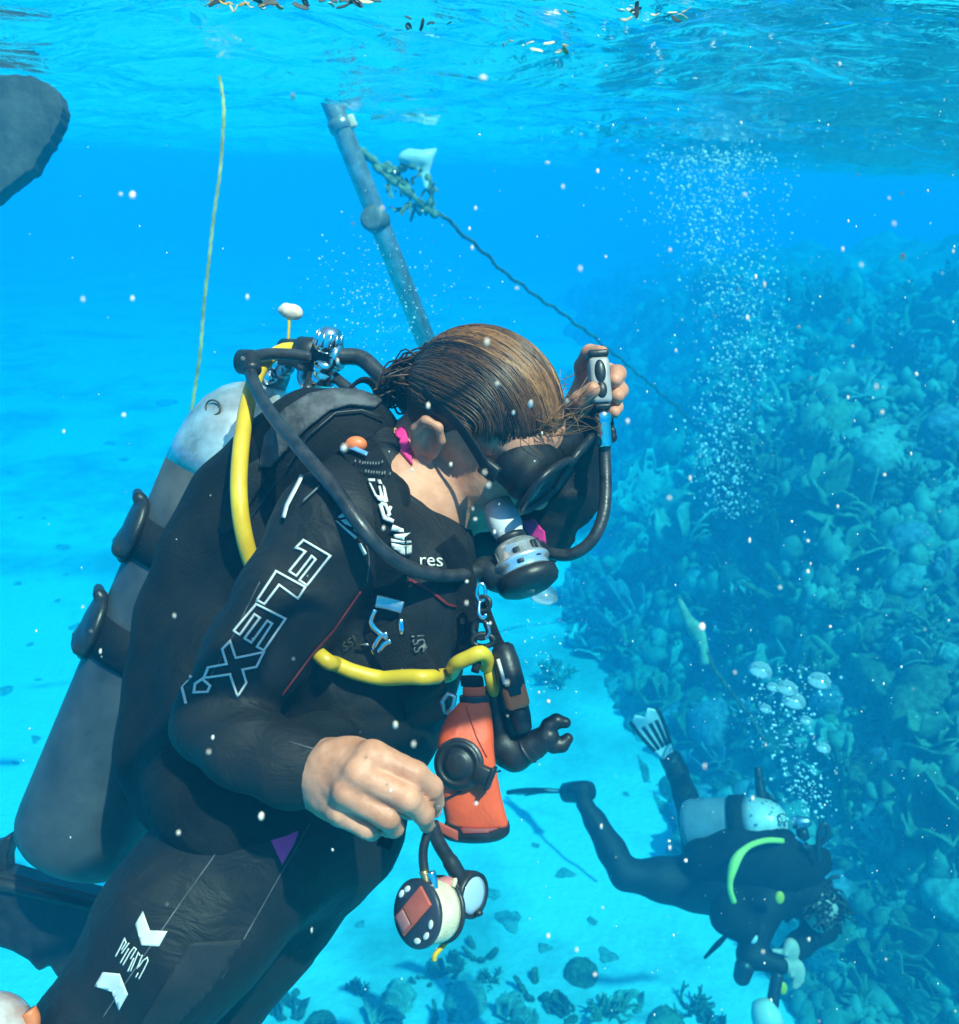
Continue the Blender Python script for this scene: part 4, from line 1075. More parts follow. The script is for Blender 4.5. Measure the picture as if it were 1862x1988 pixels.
gauge = tag(empty('pressure_gauge', P(915, 1735, .89)), 'black pressure gauge with pale round glass on a short hose below the hand', 'gauge')
tube('hose', smooth_path([P(838, 1598, .885), P(852, 1636, .885), P(874, 1672, .886), P(893, 1705, .888), P(902, 1730, .89)], 6), [.0070] * 12 + [.0082] * 7 + [.0095] * 6, rubber, gauge, 16)
gn = (CAM_B * .62 + CAM_R * .76 + CAM_U * .05).normalized()
gc = P(908, 1735, .892)
lathe('case', gc - gn * .010, gn, [(-.006, .010), (-.004, .016), (.002, .0215), (.014, .0228), (.019, .0222), (.020, .0190), (.0185, .0180)], rubber, gauge, 40)
lathe('glass', gc + gn * .006, gn, [(0, .0183), (.0025, .0178), (.0042, .012), (.0048, .003)], lens_m, gauge, 40)
tube('screw', [P(928, 1768, .885), P(931, 1776, .885)], .004, rubber, gauge, 10)
ribbon('dark_tab', [P(752, 1620, .93), P(748, 1635, .93), P(744, 1646, .93)], .016, .004, CAM_R, nylon, vest)

# ------------------------------------------------------------------ fin behind the legs, pale dome, hull, pole, ropes
fin = tag(empty('swim_fin', P(60, 1780, 1.45)), 'black rubber swim fin trailing behind the legs of the diver', 'swim fin')
extrude_px('blade', [(-160, 1660), (-20, 1690), (8, 1697), (60, 1712), (120, 1726), (190, 1745), (215, 1800), (190, 1900), (110, 1905), (92, 1876), (74, 1893), (52, 1868), (20, 1850), (-5, 1842), (-160, 1830)], 1.42, .05, rubber, fin, .012)
extrude_px('strap_post', [(-60, 1650), (0, 1634), (12, 1622), (21, 1626), (18, 1645), (12, 1668), (13, 1700), (-60, 1700)], 1.43, .03, rubber, fin, .008)
tube('rib', [P(-120, 1690, 1.415), P(40, 1725, 1.415), P(180, 1758, 1.415)], .010, rubber, fin, 10)
dome = tag(empty('float_ball', P(-10, 1990, .95)), 'pale pink glossy rounded float beside the black trouser leg', 'float')
link('shell', Sdf().ell(P(-22, 2008, .95), (CAM_R * .046, CAM_U * .042, CAM_B * .04)).mesh('shell', .003, .01), mat('pale_pink', (.75, .42, .38), .2, noise=.3, scale=25, bump=.05, coat=.6, col2=(.8, .72, .70)), dome)
tube('strap', smooth_path([P(56, 1962, .95), P(64, 1980, .95), P(60, 2010, .95)], 4), .008, orange_p, dome, 10)

hull = tag(empty('boat_hull', P(-60, 250, 2.6)), 'dark grey rounded boat hull dipping below the water surface', 'boat')
hull_m = mat('weathered_hull', (.030, .036, .038), .75, noise=.5, scale=9, bump=.6, bscale=30, bdist=.01, col2=(.07, .075, .072))
rng = random.Random(3)
outline = [(-260, 110), (-60, 136), (0, 143), (60, 147), (95, 160), (112, 180), (121, 205), (114, 232), (98, 268), (80, 295), (62, 325), (38, 346), (12, 362), (-14, 386), (-120, 430), (-260, 450)]
dense = []
for a, b in zip(outline, outline[1:] + outline[:1]):
    for k in range(4): dense.append((a[0] + (b[0] - a[0]) * k / 4 + rng.uniform(-2.2, 2.2), a[1] + (b[1] - a[1]) * k / 4 + rng.uniform(-2.2, 2.2)))
extrude_px('hull_shell', dense, 3.25, .07, hull_m, hull, .02)
extrude_px('inner_rib', [(-240, 120), (-60, 140), (0, 150), (30, 170), (40, 210), (20, 260), (-60, 330), (-240, 400)], 3.35, .06, hull_m, hull, .02)

pole = tag(empty('mooring_pole', P(835, 700, 4.2)), 'grey metal pole slanting down from the surface behind the head', 'pole')
pole_m = mat('galvanised_pole', (.30, .33, .36), .26, .55, noise=.35, scale=14, bump=.3, bscale=50, col2=(.46, .48, .50))
p0, p1 = P(640, 190, 4.0), P(850, 720, 4.2)
pd = (p1 - p0).normalized()
lathe('shaft', p0 - pd * .12, pd, [(0, .047), (.02, .047), ((p1 - p0).length + .05, .047)], pole_m, pole, 32)
pc = p0 + pd * ((P(727, 436, 4.09) - p0).length)
pn = (CAM_B * .9 - CAM_R * .35).normalized()
lathe('end_cap', pc, pn, [(0, .058), (.070, .058), (.079, .055), (.082, .038), (.084, .003)], mat('cap_grey', (.13, .14, .15), .6, noise=.3, scale=30, bump=.3), pole, 36)
lathe('collar', p0 + pd * .10, pd, [(0, .050), (.004, .056), (.05, .056), (.054, .050)], pole_m, pole, 32)
box('side_lug', P(682, 236, 4.0), pd * .03, pd.cross(CAM_B) * .022, CAM_B * .012, mat('peach_float', (.7, .5, .4), .6), pole, .01)

def rope(name, pts, r, m, label, strands=3, twist=70, wob=.006, seed=1, n=30):
    """A laid rope: strands wound about a path."""
    rt = tag(empty(name, pts[-1]), label, 'rope')
    path = [Vector(q) for q in smooth_path(pts, n)]
    rg = np.random.RandomState(seed)
    pp, fr_ = frames(path)
    s = [0.0]
    for a, b in zip(pp[:-1], pp[1:]): s.append(s[-1] + (b - a).length)
    for k in range(strands):
        q = []
        for p_, (t, nn, bb), sl in zip(pp, fr_, s):
            a = twist * sl + 2 * math.pi * k / strands
            q.append(p_ + (nn * math.cos(a) + bb * math.sin(a)) * r * .55 + nn * wob * math.sin(sl * 9 + seed) * .5 + bb * wob * math.sin(sl * 21 + 2 * seed) * .4)
        tube('strand', q, r * .6, m, rt, 6)
    return rt
rope_m = mat('green_rope', (.42, .42, .12), .8, noise=.55, scale=16, bump=.5, col2=(.62, .60, .22))
rp = rope('line', [P(427, 150, 3.0), P(434, 200, 2.98), P(433, 250, 2.97), P(418, 400, 2.98), P(403, 540, 3.0), P(386, 690, 3.05), P(368, 830, 3.1), P(352, 960, 3.15)], .0055, rope_m, 'thin yellow green rope dropping straight from the surface behind the cylinder', seed=2, twist=45, n=50)
dark_rope = mat('dark_rope', (.035, .04, .035), .85, noise=.5, scale=16, bump=.5, col2=(.16, .17, .12))
rope('mooring_line', [P(765, 405, 6.2), P(830, 402, 6.3), P(900, 455, 6.6), P(1000, 545, 7.4), P(1140, 645, 8.6), P(1290, 770, 10.2), P(1370, 845, 11.0)], .014, dark_rope, 'dark mooring rope running down towards the reef from the tangled sack', seed=5, twist=25, wob=.02, n=60)
rope('mooring_line', [P(1318, 1160, 7.3), P(1370, 1262, 7.1), P(1420, 1345, 6.9), P(1490, 1440, 6.8)], .014, dark_rope, 'dark rope lying over the reef beside the tall rod sponge', seed=8, twist=25, wob=.02, n=40)
# tangled sack on the mooring line
sack = tag(empty('drift_sack', P(820, 330, 6.0)), 'pale plastic sack tangled with weedy rope just under the surface', 'sack')
film = mat('milky_plastic', (.55, .62, .60), .35, noise=.2, scale=6, bump=.4, bscale=12, bdist=.02)
loft_px('bag_film', densify([(790, 850, 286, 6.0, .2), (776, 848, 296, 6.0, .4), (772, 842, 312, 6.0, .5), (800, 838, 330, 6.0, .4), (818, 836, 352, 6.0, .3), (826, 834, 372, 6.0, .3)], 4), film, sack, 28, disp=lambda a: .025 * noise3(a * 8, 3, 3))
weed_m = mat('rope_weed', (.10, .13, .07), .9, noise=.5, scale=20, bump=.4, col2=(.30, .34, .20))
rng = random.Random(12)
for pts in ([(700, 290), (735, 320), (775, 345), (810, 390), (850, 420)], [(705, 300), (745, 335), (790, 370), (835, 405)], [(770, 340), (790, 322), (820, 330), (834, 360), (833, 400), (815, 412)], [(752, 318), (770, 330), (800, 318), (828, 335)]):
    path = [P(u_ + rng.uniform(-3, 3), v_ + rng.uniform(-3, 3), 6.05 + rng.uniform(-.06, .06)) for u_, v_ in pts]
    tube('tangled_rope', smooth_path(path, 6), [.022 + .010 * math.sin(i * 1.7) for i in range(6 * (len(pts) - 1) + 1)], weed_m, sack, 8)
for k in range(26):
    c = P(rng.uniform(735, 850), rng.uniform(330, 415), 6.05 + rng.uniform(-.1, .1))
    d_ = Vector((rng.gauss(0, 1), rng.gauss(0, 1), rng.gauss(0, 1))).normalized()
    ribbon('weed_or_reflection_leaf', smooth_path([c, c + d_ * .04 + CAM_U * .01, c + d_ * .09 - CAM_U * .02], 3), rng.uniform(.015, .035), .003, d_.orthogonal(), weed_m, sack)
# added scraps standing in for reflections of the gear in the surface
scrap_cols = [mat('amber_scrap', (.55, .30, .06), .6, noise=.3, scale=60, bump=.3), mat('pale_scrap', (.62, .52, .36), .6, noise=.3, scale=60, bump=.3), mat('dark_scrap', (.05, .045, .03), .6, noise=.3, scale=60, bump=.3)]
for (u0, v0, n_, cols, lab) in ((470, 6, 16, (0, 1, 0, 2), 'amber and pale scraps standing in for diver gear mirrored in the surface'), (655, 4, 14, (2, 2, 1), 'dark scraps standing in for reflections in the surface above the pole'), (820, 42, 6, (2,), 'small dark scrap standing in for a reflection under the surface'), (1040, 92, 10, (1, 0), 'pale scraps standing in for surface glints among foam'), (1260, 26, 12, (2, 1), 'tangled dark scraps standing in for reflections in the surface')):
    rt = tag(empty('reflection_scrap', P(u0, v0, 1.6)), lab, 'reflection')
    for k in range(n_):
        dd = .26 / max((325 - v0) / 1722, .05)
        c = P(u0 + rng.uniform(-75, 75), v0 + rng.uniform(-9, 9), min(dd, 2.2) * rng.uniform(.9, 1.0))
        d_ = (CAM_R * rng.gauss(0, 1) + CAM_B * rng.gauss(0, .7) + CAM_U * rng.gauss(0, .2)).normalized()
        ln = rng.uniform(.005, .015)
        ribbon('weed_or_reflection_leaf', smooth_path([c - d_ * ln, c + CAM_U * rng.gauss(0, .004), c + d_ * ln], 3), [ln * .25] + [ln * .6] * 5 + [ln * .2], .0015, d_.orthogonal() + CAM_B * rng.gauss(0, .5), scrap_cols[rng.choice(cols)], rt)
# little float on a stalk above the first stage
fl = tag(empty('stalk_float', P(560, 680, 1.24)), 'small cream float on a thin yellow stalk above the first stage', 'float')
fs = Sdf().ell(P(562, 604, 1.24), (CAM_R * .013, CAM_U * .010, CAM_B * .009)).ell(P(574, 608, 1.24), (CAM_R * .009, CAM_U * .009, CAM_B * .008)).ell(P(552, 602, 1.24), (CAM_R * .008, CAM_U * .006, CAM_B * .007))
link('float', fs.mesh('float', .0015, .006, disp=lambda q: .0012 * noise3(q * 150, 3, 2)), mat('cream_foam', (.80, .62, .50), .7, noise=.1, scale=60, bump=.3), fl)
tube('stalk', smooth_path([P(562, 612, 1.24), P(560, 650, 1.24), P(558, 690, 1.245)], 5), .0022, yellow_m, fl, 8)
# ------------------------------------------------------------------ the second diver, swimming low over the sand
D2 = 4.5
Z2 = lambda x, y, d=D2: P(1047.1 + x * .3704, 1348 + y * .3704, d)
other = tag(empty('person', Z2(1000, 1000)), 'distant diver in dark wetsuit swimming head down beside the reef', 'person')
o1 = Sdf()
o1.chain([Z2(820, 985), Z2(1000, 985, 4.42), Z2(1180, 960, 4.38), Z2(1330, 1000, 4.36)], [.13, .165, .185, .15], .06)         # trunk
o1.chain([Z2(820, 985), Z2(640, 970), Z2(450, 945)], [.135, .105, .078], .04)                                                # thigh
o1.chain([Z2(450, 945), Z2(380, 820, 4.55), Z2(290, 660, 4.6), Z2(235, 570, 4.62)], [.078, .074, .056, .044], .03)            # shin
o1.chain([Z2(235, 570, 4.62), Z2(225, 500, 4.64), Z2(170, 500, 4.66)], [.045, .046, .036], .02)                              # foot
o1.chain([Z2(860, 900, 4.75), Z2(820, 700, 4.85), Z2(765, 530, 4.9), Z2(720, 400, 4.9), Z2(700, 335, 4.9)], [.12, .085, .060, .052, .046], .03)   # other leg
o1.chain([Z2(1200, 1080, 4.25), Z2(1130, 1250, 4.2), Z2(1100, 1370, 4.15), Z2(1260, 1420, 4.1)], [.10, .075, .060, .046], .03)  # near arm
o1.chain([Z2(1400, 1080, 4.4), Z2(1480, 1220, 4.4), Z2(1360, 1310, 4.3), Z2(1300, 1370, 4.2)], [.09, .07, .055, .045], .03)
o1.chain([Z2(1330, 1000, 4.36), Z2(1420, 1040, 4.32), Z2(1470, 1090, 4.30)], [.12, .085, .10], .03)                           # neck and hood
link('wetsuit', o1.mesh('wetsuit', .016, .05, disp=lambda q: .006 * noise3(q * 9, 4, 2)), neoprene, other)
o2 = Sdf()
hc = Z2(1475, 1110, 4.28)
o2.ell(hc, (CAM_R * .085, CAM_U * .105, CAM_B * .085), .03)
o2.ell(hc - CAM_U * .05 - CAM_B * .02, (CAM_R * .06, CAM_U * .08, CAM_B * .07), .03)
o2.chain([hc, Z2(1400, 1050, 4.32), Z2(1100, 1000, 4.4), Z2(840, 985)], [.06, .08, .09, .08], .03)
for base, tips in (((1330, 1400), ((1330, 1530), (1345, 1540), (1362, 1530), (1380, 1505))), ((1300, 1290), ((1270, 1340), (1255, 1352), (1240, 1350), (1225, 1342)))):
    arm = [Z2(1200, 1080, 4.25), Z2(1130, 1250, 4.2), Z2(1100, 1370, 4.15), Z2(1260, 1420, 4.1)] if base[0] == 1330 else [Z2(1400, 1080, 4.4), Z2(1480, 1220, 4.4), Z2(1360, 1310, 4.3), Z2(1300, 1370, 4.2)]
    o2.chain(arm + [Z2(base[0] + 15, base[1] + 20, 4.11)], [.05, .05, .035, .030, .028], .02)
    o2.ell(Z2(base[0] + 22, base[1] + 55, 4.1), (CAM_R * .038, CAM_U * .048, CAM_B * .02), .02)
    for k, t_ in enumerate(tips): o2.chain([Z2(base[0] + 10 + 10 * k, base[1] + 70, 4.1), Z2(t_[0], t_[1], 4.1)], [.012, .009], .006)
    o2.chain([Z2(base[0] + 2, base[1] + 20, 4.1), Z2(base[0] - 10, base[1] + 75, 4.08)], [.013, .010], .008)
link('body', o2.mesh('body', .009, .02), mat('pale_skin', (.55, .40, .32), .6, noise=.1, scale=20, bump=.2), other)
rng = random.Random(31)
hv, hf = [], []
for k in range(260):
    d_ = Vector((rng.gauss(0, 1), rng.gauss(0, 1), rng.gauss(0, 1))).normalized()
    if d_.dot(CAM_U) < -.45: continue
    p_ = hc + CAM_R * (d_.dot(CAM_R) * .088) + CAM_U * (d_.dot(CAM_U) * .108) + CAM_B * (d_.dot(CAM_B) * .088)
    e_ = p_ + d_ * rng.uniform(.005, .03) - CAM_U * rng.uniform(-.02, .07) + CAM_R * rng.gauss(0, .03)
    v_, f_ = tube_geo(smooth_path([p_, (p_ + e_) / 2 + d_ * .012, e_], 3), rng.uniform(.004, .009), 4)
    o_ = len(hv); hv += v_; hf += [tuple(o_ + i for i in q) for q in f_]
link('hair', mesh_from('hair', hv, hf), mat('dark_hair', (.02, .014, .01), .5), other)

tank2 = tag(empty('scuba_tank', Z2(740, 690, 4.45)), 'scuba cylinder with pale domed end on the back of the distant diver', 'scuba tank')
a0, a1 = Z2(1305, 672, 4.35), Z2(760, 690, 4.55)
ad = (a1 - a0).normalized(); al = (a1 - a0).length
lathe('cylinder', a0, ad, [(.20, .128), (.30, .130), (al - .04, .130), (al - .01, .118), (al, .095)], mat('cylinder_grey', (.26, .27, .28), .45, .3, noise=.2, scale=12, bump=.1), tank2, 40)
lathe('shoulder', a0, ad, [(0, .02), (.006, .045), (.03, .082), (.07, .108), (.13, .124), (.20, .128)], mat('lit_shoulder', (.60, .60, .56), .4, .2, noise=.15, scale=14, bump=.1), tank2, 40)  # dome paler than the cylinder: its lit end painted in
lathe('tank_band', a0, ad, [(.20, .129), (.20, .142), (.27, .142), (.27, .129)], nylon, tank2, 40)
tube('stamped_ring', oval(a0 + ad * .055 + CAM_B * .085 + CAM_U * .052, ad * .022, (CAM_U - CAM_B * .5) * .018), .003, rubber, tank2, 6, False)
lathe('valve', a0 - ad * .02, -ad, [(0, .03), (.03, .034), (.07, .026), (.09, .012)], steel, tank2, 20)
lathe('valve_knob', a0 - ad * .06 - CAM_U * .03, (-CAM_U + CAM_R * .3).normalized(), [(0, .02), (.01, .03), (.05, .028), (.06, .015)], rubber, tank2, 16)
vest2 = tag(empty('buoyancy_vest', Z2(1000, 1000)), 'dark buoyancy vest worn by the distant diver', 'diving vest')
b2 = Sdf()
b2.chain([Z2(870, 860, 4.42), Z2(1040, 850, 4.38), Z2(1230, 870, 4.33), Z2(1360, 900, 4.33)], [.12, .15, .16, .11], .05)
b2.chain([Z2(1380, 880, 4.34), Z2(1470, 880, 4.35), Z2(1490, 830, 4.36)], [.06, .045, .02], .03)
b2.chain([Z2(1000, 1150, 4.2), Z2(1080, 1210, 4.18)], [.10, .08], .05)
link('bladder', b2.mesh('bladder', .014, .05, disp=lambda q: .012 * noise3(q * 12, 5, 2)), nylon, vest2)
box('pocket_flap', Z2(935, 1310, 4.15), (Z2(980, 1275) - Z2(900, 1345)) * .5, (CAM_U + CAM_R * .8) * .035, CAM_B * .02, nylon, vest2, .01)
link('hanging_pouch', Sdf().chain([Z2(1075, 1430, 4.12), Z2(1062, 1480, 4.12)], [.045, .04]).mesh('hanging_pouch', .01, .02), rubber, vest2)
reg2 = tag(empty('regulator', Z2(1330, 800, 4.3)), 'regulator with pale yellow green hose curving over the distant diver', 'regulator')
lathe('first_stage', Z2(1310, 760, 4.30), (CAM_R - CAM_U * .6).normalized(), [(0, .02), (.01, .035), (.06, .035), (.08, .02)], chrome, reg2, 20)
lathe('second_port', Z2(1360, 820, 4.28), (CAM_R * .4 - CAM_U).normalized(), [(0, .015), (.01, .026), (.05, .024), (.06, .01)], steel, reg2, 16)
tube('yellow_hose', smooth_path([Z2(1275, 768, 4.2), Z2(1190, 766, 4.14), Z2(1100, 795, 4.08), Z2(1035, 860, 4.05), Z2(1005, 950, 4.03), Z2(1000, 1020, 4.03), Z2(1020, 1088, 4.05)], 8), [.013 + .010 * math.exp(-((i - 26) / 6) ** 2) for i in range(49)], mat('lime_hose', (.62, .62, .12), .5, noise=.1, scale=20, bump=.1), reg2, 12)
tube('black_hose', smooth_path([Z2(1380, 800, 4.2), Z2(1450, 798, 4.18), Z2(1510, 740, 4.16), Z2(1500, 680, 4.16), Z2(1475, 700, 4.16), Z2(1462, 780, 4.16), Z2(1465, 870, 4.18)], 8), .012, hose_m, reg2, 10)
tube('short_hose', smooth_path([Z2(1290, 650, 4.4), Z2(1230, 570, 4.45), Z2(1190, 520, 4.5)], 6), .014, hose_m, reg2, 10)
snk2 = tag(tube('snorkel_tube', smooth_path([Z2(1145, 380, 4.5), Z2(1155, 470, 4.48), Z2(1172, 570, 4.46)], 6), [.018, .019, .020, .021, .022, .023, .024, .025, .026, .027, .028, .028, .028], rubber), 'dark tapered tube sticking up beside the far cylinder', 'snorkel')
for k, (c, nm) in enumerate((((1120, 1275), 'badge'), ((1260, 1065), 'yellow_tag'), ((1275, 1540), 'yellow_tag'))):
    m_ = (white_print, yellow_m, yellow_m)[k]
    link(nm, Sdf().ell(Z2(c[0], c[1], (4.12, 4.06, 4.05)[k]), (CAM_R * .022, CAM_U * .030, CAM_B * .012)).mesh(nm, .005, .01), m_, vest2)
gau2 = tag(empty('torch', Z2(1170, 1620, 4.0)), 'pale torch with dark handle hanging under the distant diver', 'torch')
lathe('lamp_head', Z2(1160, 1600, 4.02), (CAM_R * .3 - CAM_U + CAM_B * .2).normalized(), [(0, .02), (.01, .045), (.06, .066), (.16, .072), (.18, .05)], mat('pale_torch', (.55, .60, .52), .4, noise=.1, scale=14, bump=.1), gau2, 28)
tube('handle', smooth_path([Z2(1250, 1460, 4.06), Z2(1235, 1540, 4.04), Z2(1220, 1640, 4.02)], 5), .028, rubber, gau2, 12)

def fin_mesh(tag_label, tip, base, side, n, width, m1):
    """Split fin blade with dark ribs: tip and base points, blade side direction, face normal."""
    rt = tag(empty('swim_fin', base), tag_label, 'swim fin')
    ax = (tip - base); ln = ax.length; ax.normalize()
    s_ = (side - ax * side.dot(ax)).normalized(); nn = ax.cross(s_)
    prof = [(0, .32), (.12, .42), (.3, .62), (.55, .82), (.8, .97), (.97, 1.0), (1.0, .93)]
    v, f = [], []
    for t, w in prof:
        for q in np.linspace(-1, 1, 9):
            notch = -.06 * math.cos(q * math.pi * 2) * ln if t > .9 else 0
            for z in (-1, 1):
                v.append(base + ax * (t * ln + notch) + s_ * (q * w * width) + nn * (z * .006 + .02 * math.sin(t * 2.5)))
    W = 18
    for i in range(len(prof) - 1):
        for j in range(8):
            a = i * W + j * 2
            f.append((a + 1, a + 3, a + W + 3, a + W + 1)); f.append((a, a + W, a + W + 2, a + 2))
        f.append((i * W, i * W + 1, i * W + W + 1, i * W + W)); e_ = i * W + 16; f.append((e_, e_ + W, e_ + W + 1, e_ + 1))
    l_ = (len(prof) - 1) * W
    for j in range(8): f.append((j * 2, j * 2 + 2, j * 2 + 3, j * 2 + 1)); f.append((l_ + j * 2, l_ + j * 2 + 1, l_ + j * 2 + 3, l_ + j * 2 + 2))
    me = mesh_from('blade', v, f)
    bm = bmesh.new(); bm.from_mesh(me); bmesh.ops.recalc_face_normals(bm, faces=bm.faces); bm.to_mesh(me); bm.free()
    link('blade', me, m1, rt)
    for q in (-.92, -.42, .10, .55, .95):
        pts = [base + ax * (t * ln) + s_ * (q * w * width) + nn * (.02 * math.sin(t * 2.5)) for t, w in prof if .25 < t < (1.0 if abs(q) > .9 else .9)]
        v_, f_ = tube_geo(smooth_path(pts, 3), .013, 6)
        link('rib', mesh_from('rib', v_, f_), rubber, rt)
    lathe('foot_pocket', base + ax * .10 * ln, -ax, [(0, .050), (.06, .056), (.14, .055), (.17, .046)], rubber, rt, 18)
    return rt
white_fin = mat('white_fin', (.74, .76, .74), .45, noise=.08, scale=12, bump=.1)
fin_mesh('white split swim fin with dark ribs raised behind the distant diver', P(1250, 1390, 4.75), P(1302, 1478, 4.9), CAM_R + CAM_U * .35, CAM_B, .085, white_fin)
fin_mesh('pale swim fin seen edge-on at the foot of the distant diver', P(1000, 1545, 4.95), P(1108, 1538, 4.72), CAM_B * .9 + CAM_U * .35, CAM_U, .085, mat('blue_fin', (.20, .30, .34), .5, noise=.1, scale=12, bump=.1))

# ------------------------------------------------------------------ corals, sponges and stones
def curved_leaf(base, dr, up, ln, wd, curl, rng, jag=.12, nu=6, nv=5):
    """Verts, faces of one thickened coral leaf."""
    dr = dr.normalized(); sd = dr.cross(up).normalized(); nn = sd.cross(dr).normalized()
    v, f = [], []
    edge = [1 + jag * rng.uniform(-1, 1) for _ in range(nv + 1)]
    for i in range(nu + 1):
        t = i / nu
        w = wd * (.25 + .75 * math.sin(min(t * 1.1 + .12, 1) * math.pi * .5))
        for j in range(nv + 1):
            s = j / nv * 2 - 1
            tt = t * (1 - .28 * s * s) * edge[j]
            p_ = base + dr * (ln * tt) + sd * (w * s) + nn * (curl * ln * tt * tt + .10 * ln * s * s * math.cos(t * 3) + .025 * ln * math.sin(7 * s + 5 * t))
            v.append(p_)
    W = nv + 1
    for i in range(nu):
        for j in range(nv): f.append((i * W + j, i * W + j + 1, (i + 1) * W + j + 1, (i + 1) * W + j))
    return v, f
def solid(name, v, f, thick):
    """Give a sheet real thickness."""
    me = mesh_from(name, v, f)
    bm = bmesh.new(); bm.from_mesh(me)
    bmesh.ops.solidify(bm, geom=bm.faces[:], thickness=thick)
    bm.to_mesh(me); bm.free(); me.update()
    return me
def m_lettuce(seed):
    rg = random.Random(seed); v, f = [], []
    for k in range(15):
        a = rg.uniform(0, 6.28); tilt = rg.uniform(.25, 1.1)
        dr = Vector((math.cos(a) * math.cos(tilt), math.sin(a) * math.cos(tilt), math.sin(tilt)))
        b = Vector((math.cos(a) * .12 * rg.random(), math.sin(a) * .12 * rg.random(), 0))
        vv, ff = curved_leaf(b, dr, Vector((0, 0, 1)), rg.uniform(.28, .55), rg.uniform(.12, .26), rg.uniform(-.1, .5), rg)
        o = len(v); v += vv; f += [tuple(o + i for i in q) for q in ff]
    return solid('coral_plates', v, f, .02)
def m_branch(seed):
    rg = random.Random(seed); v, f = [], []
    def grow(p_, d_, r_, n_):
        q = p_ + d_ * rg.uniform(.10, .18)
        vv, ff = tube_geo([p_, (p_ + q) / 2 + Vector((rg.gauss(0, .012), rg.gauss(0, .012), 0)), q], [r_, r_ * .9, r_ * .75], 6)
        o = len(v); v.extend(vv); f.extend([tuple(o + i for i in z) for z in ff])
        if n_ > 0:
            for _ in range(rg.choice((2, 2, 3))):
                grow(q, (d_ + Vector((rg.gauss(0, .5), rg.gauss(0, .5), rg.gauss(.1, .3)))).normalized(), r_ * .76, n_ - 1)
    for k in range(4):
        grow(Vector((rg.gauss(0, .05), rg.gauss(0, .05), -.05)), Vector((rg.gauss(0, .5), rg.gauss(0, .5), 1)).normalized(), .045, 3)
    return mesh_from('coral_branches', v, f)
def m_boulder(seed, sq=.75):
    bm = bmesh.new(); bmesh.ops.create_icosphere(bm, subdivisions=4, radius=.45)
    a = np.array([v.co[:] for v in bm.verts]); n_ = .22 * noise3(a * 4.5, seed, 3) + .10 * np.abs(noise3(a * 15, seed + 1, 3))
    for v, k in zip(bm.verts, n_): v.co *= 1 + k; v.co.z *= sq
    return bm_mesh('boulder', bm)
def m_fan(seed):
    rg = random.Random(seed); v, f = [], []
    nu, nv = 16, 22
    rag = [1 + .22 * rg.uniform(-1, 1) for _ in range(nv + 1)]
    for i in range(nu + 1):
        for j in range(nv + 1):
            a = R(-72 + 144 * j / nv); r_ = (.06 + .62 * i / nu) * (rag[j] if i > nu * .6 else 1) * (1 - .15 * (a / 1.25) ** 2)
            v.append(Vector((math.sin(a) * r_, .05 * math.sin(a * 3 + r_ * 6) + rg.gauss(0, .006), math.cos(a) * r_ * 1.15)))
    W = nv + 1
    for i in range(nu):
        for j in range(nv):
            if rg.random() < .10 + .12 * (i / nu): continue
            f.append((i * W + j, i * W + j + 1, (i + 1) * W + j + 1, (i + 1) * W + j))
    return solid('fan_blade', v, f, .018)
def m_fingers(seed):
    rg = random.Random(seed); v, f = [], []
    for k in range(9):
        a = rg.uniform(0, 6.28); b = Vector((math.cos(a) * .12, math.sin(a) * .12, -.05)); d_ = Vector((math.cos(a) * .45, math.sin(a) * .45, 1)).normalized()
        ln = rg.uniform(.25, .55); r_ = rg.uniform(.04, .065)
        pts = [b + d_ * ln * t + Vector((rg.gauss(0, .01), rg.gauss(0, .01), 0)) for t in (0, .25, .5, .75, .93, 1.0)]
        vv, ff = tube_geo(pts, [r_ * .8, r_, r_ * 1.05, r_, r_ * .8, r_ * .35], 8)
        o = len(v); v += vv; f += [tuple(o + i for i in q) for q in ff]
    return mesh_from('sponge_fingers', v, f)
cm = [mat('coral_ochre', (.24, .22, .12), .9, noise=.4, scale=9, bump=.6, bscale=40, spec=.15, col2=(.36, .33, .20), bdist=.01),
      mat('coral_pale', (.32, .32, .25), .9, noise=.4, scale=9, bump=.6, bscale=40, spec=.15, col2=(.48, .47, .38), bdist=.01),
      mat('coral_brown', (.13, .11, .06), .9, noise=.5, scale=9, bump=.6, bscale=40, spec=.15, col2=(.26, .22, .13), bdist=.01),
      mat('coral_mauve', (.26, .20, .24), .9, noise=.5, scale=9, bump=.6, bscale=40, spec=.15, col2=(.44, .34, .36), bdist=.01),
      mat('coral_bright', (.55, .58, .46), .9, noise=.3, scale=9, bump=.6, bscale=40, spec=.15, col2=(.74, .74, .62), bdist=.01)]
kinds = {
 'plate_coral': ([m_lettuce(s) for s in (1, 2, 3)], 'leafy plate coral clump growing on the reef bank', 'coral', 'plate corals on the reef'),
 'branching_coral': ([m_branch(s) for s in (4, 5, 6)], 'branching coral thicket growing on the reef bank', 'coral', 'branching corals on the reef'),
 'boulder_coral': ([m_boulder(s) for s in (7, 8, 9)], 'rounded boulder coral head on the reef bank', 'coral', 'boulder corals on the reef'),
 'sea_fan': ([m_fan(s) for s in (10, 11, 12)], 'upright ragged sea fan standing on the reef bank', 'sea fan', 'sea fans on the reef'),
 'finger_sponge': ([m_fingers(s) for s in (13, 14, 15)], 'cluster of finger sponges standing on the reef bank', 'sponge', 'finger sponges on the reef'),
}
variants = {}
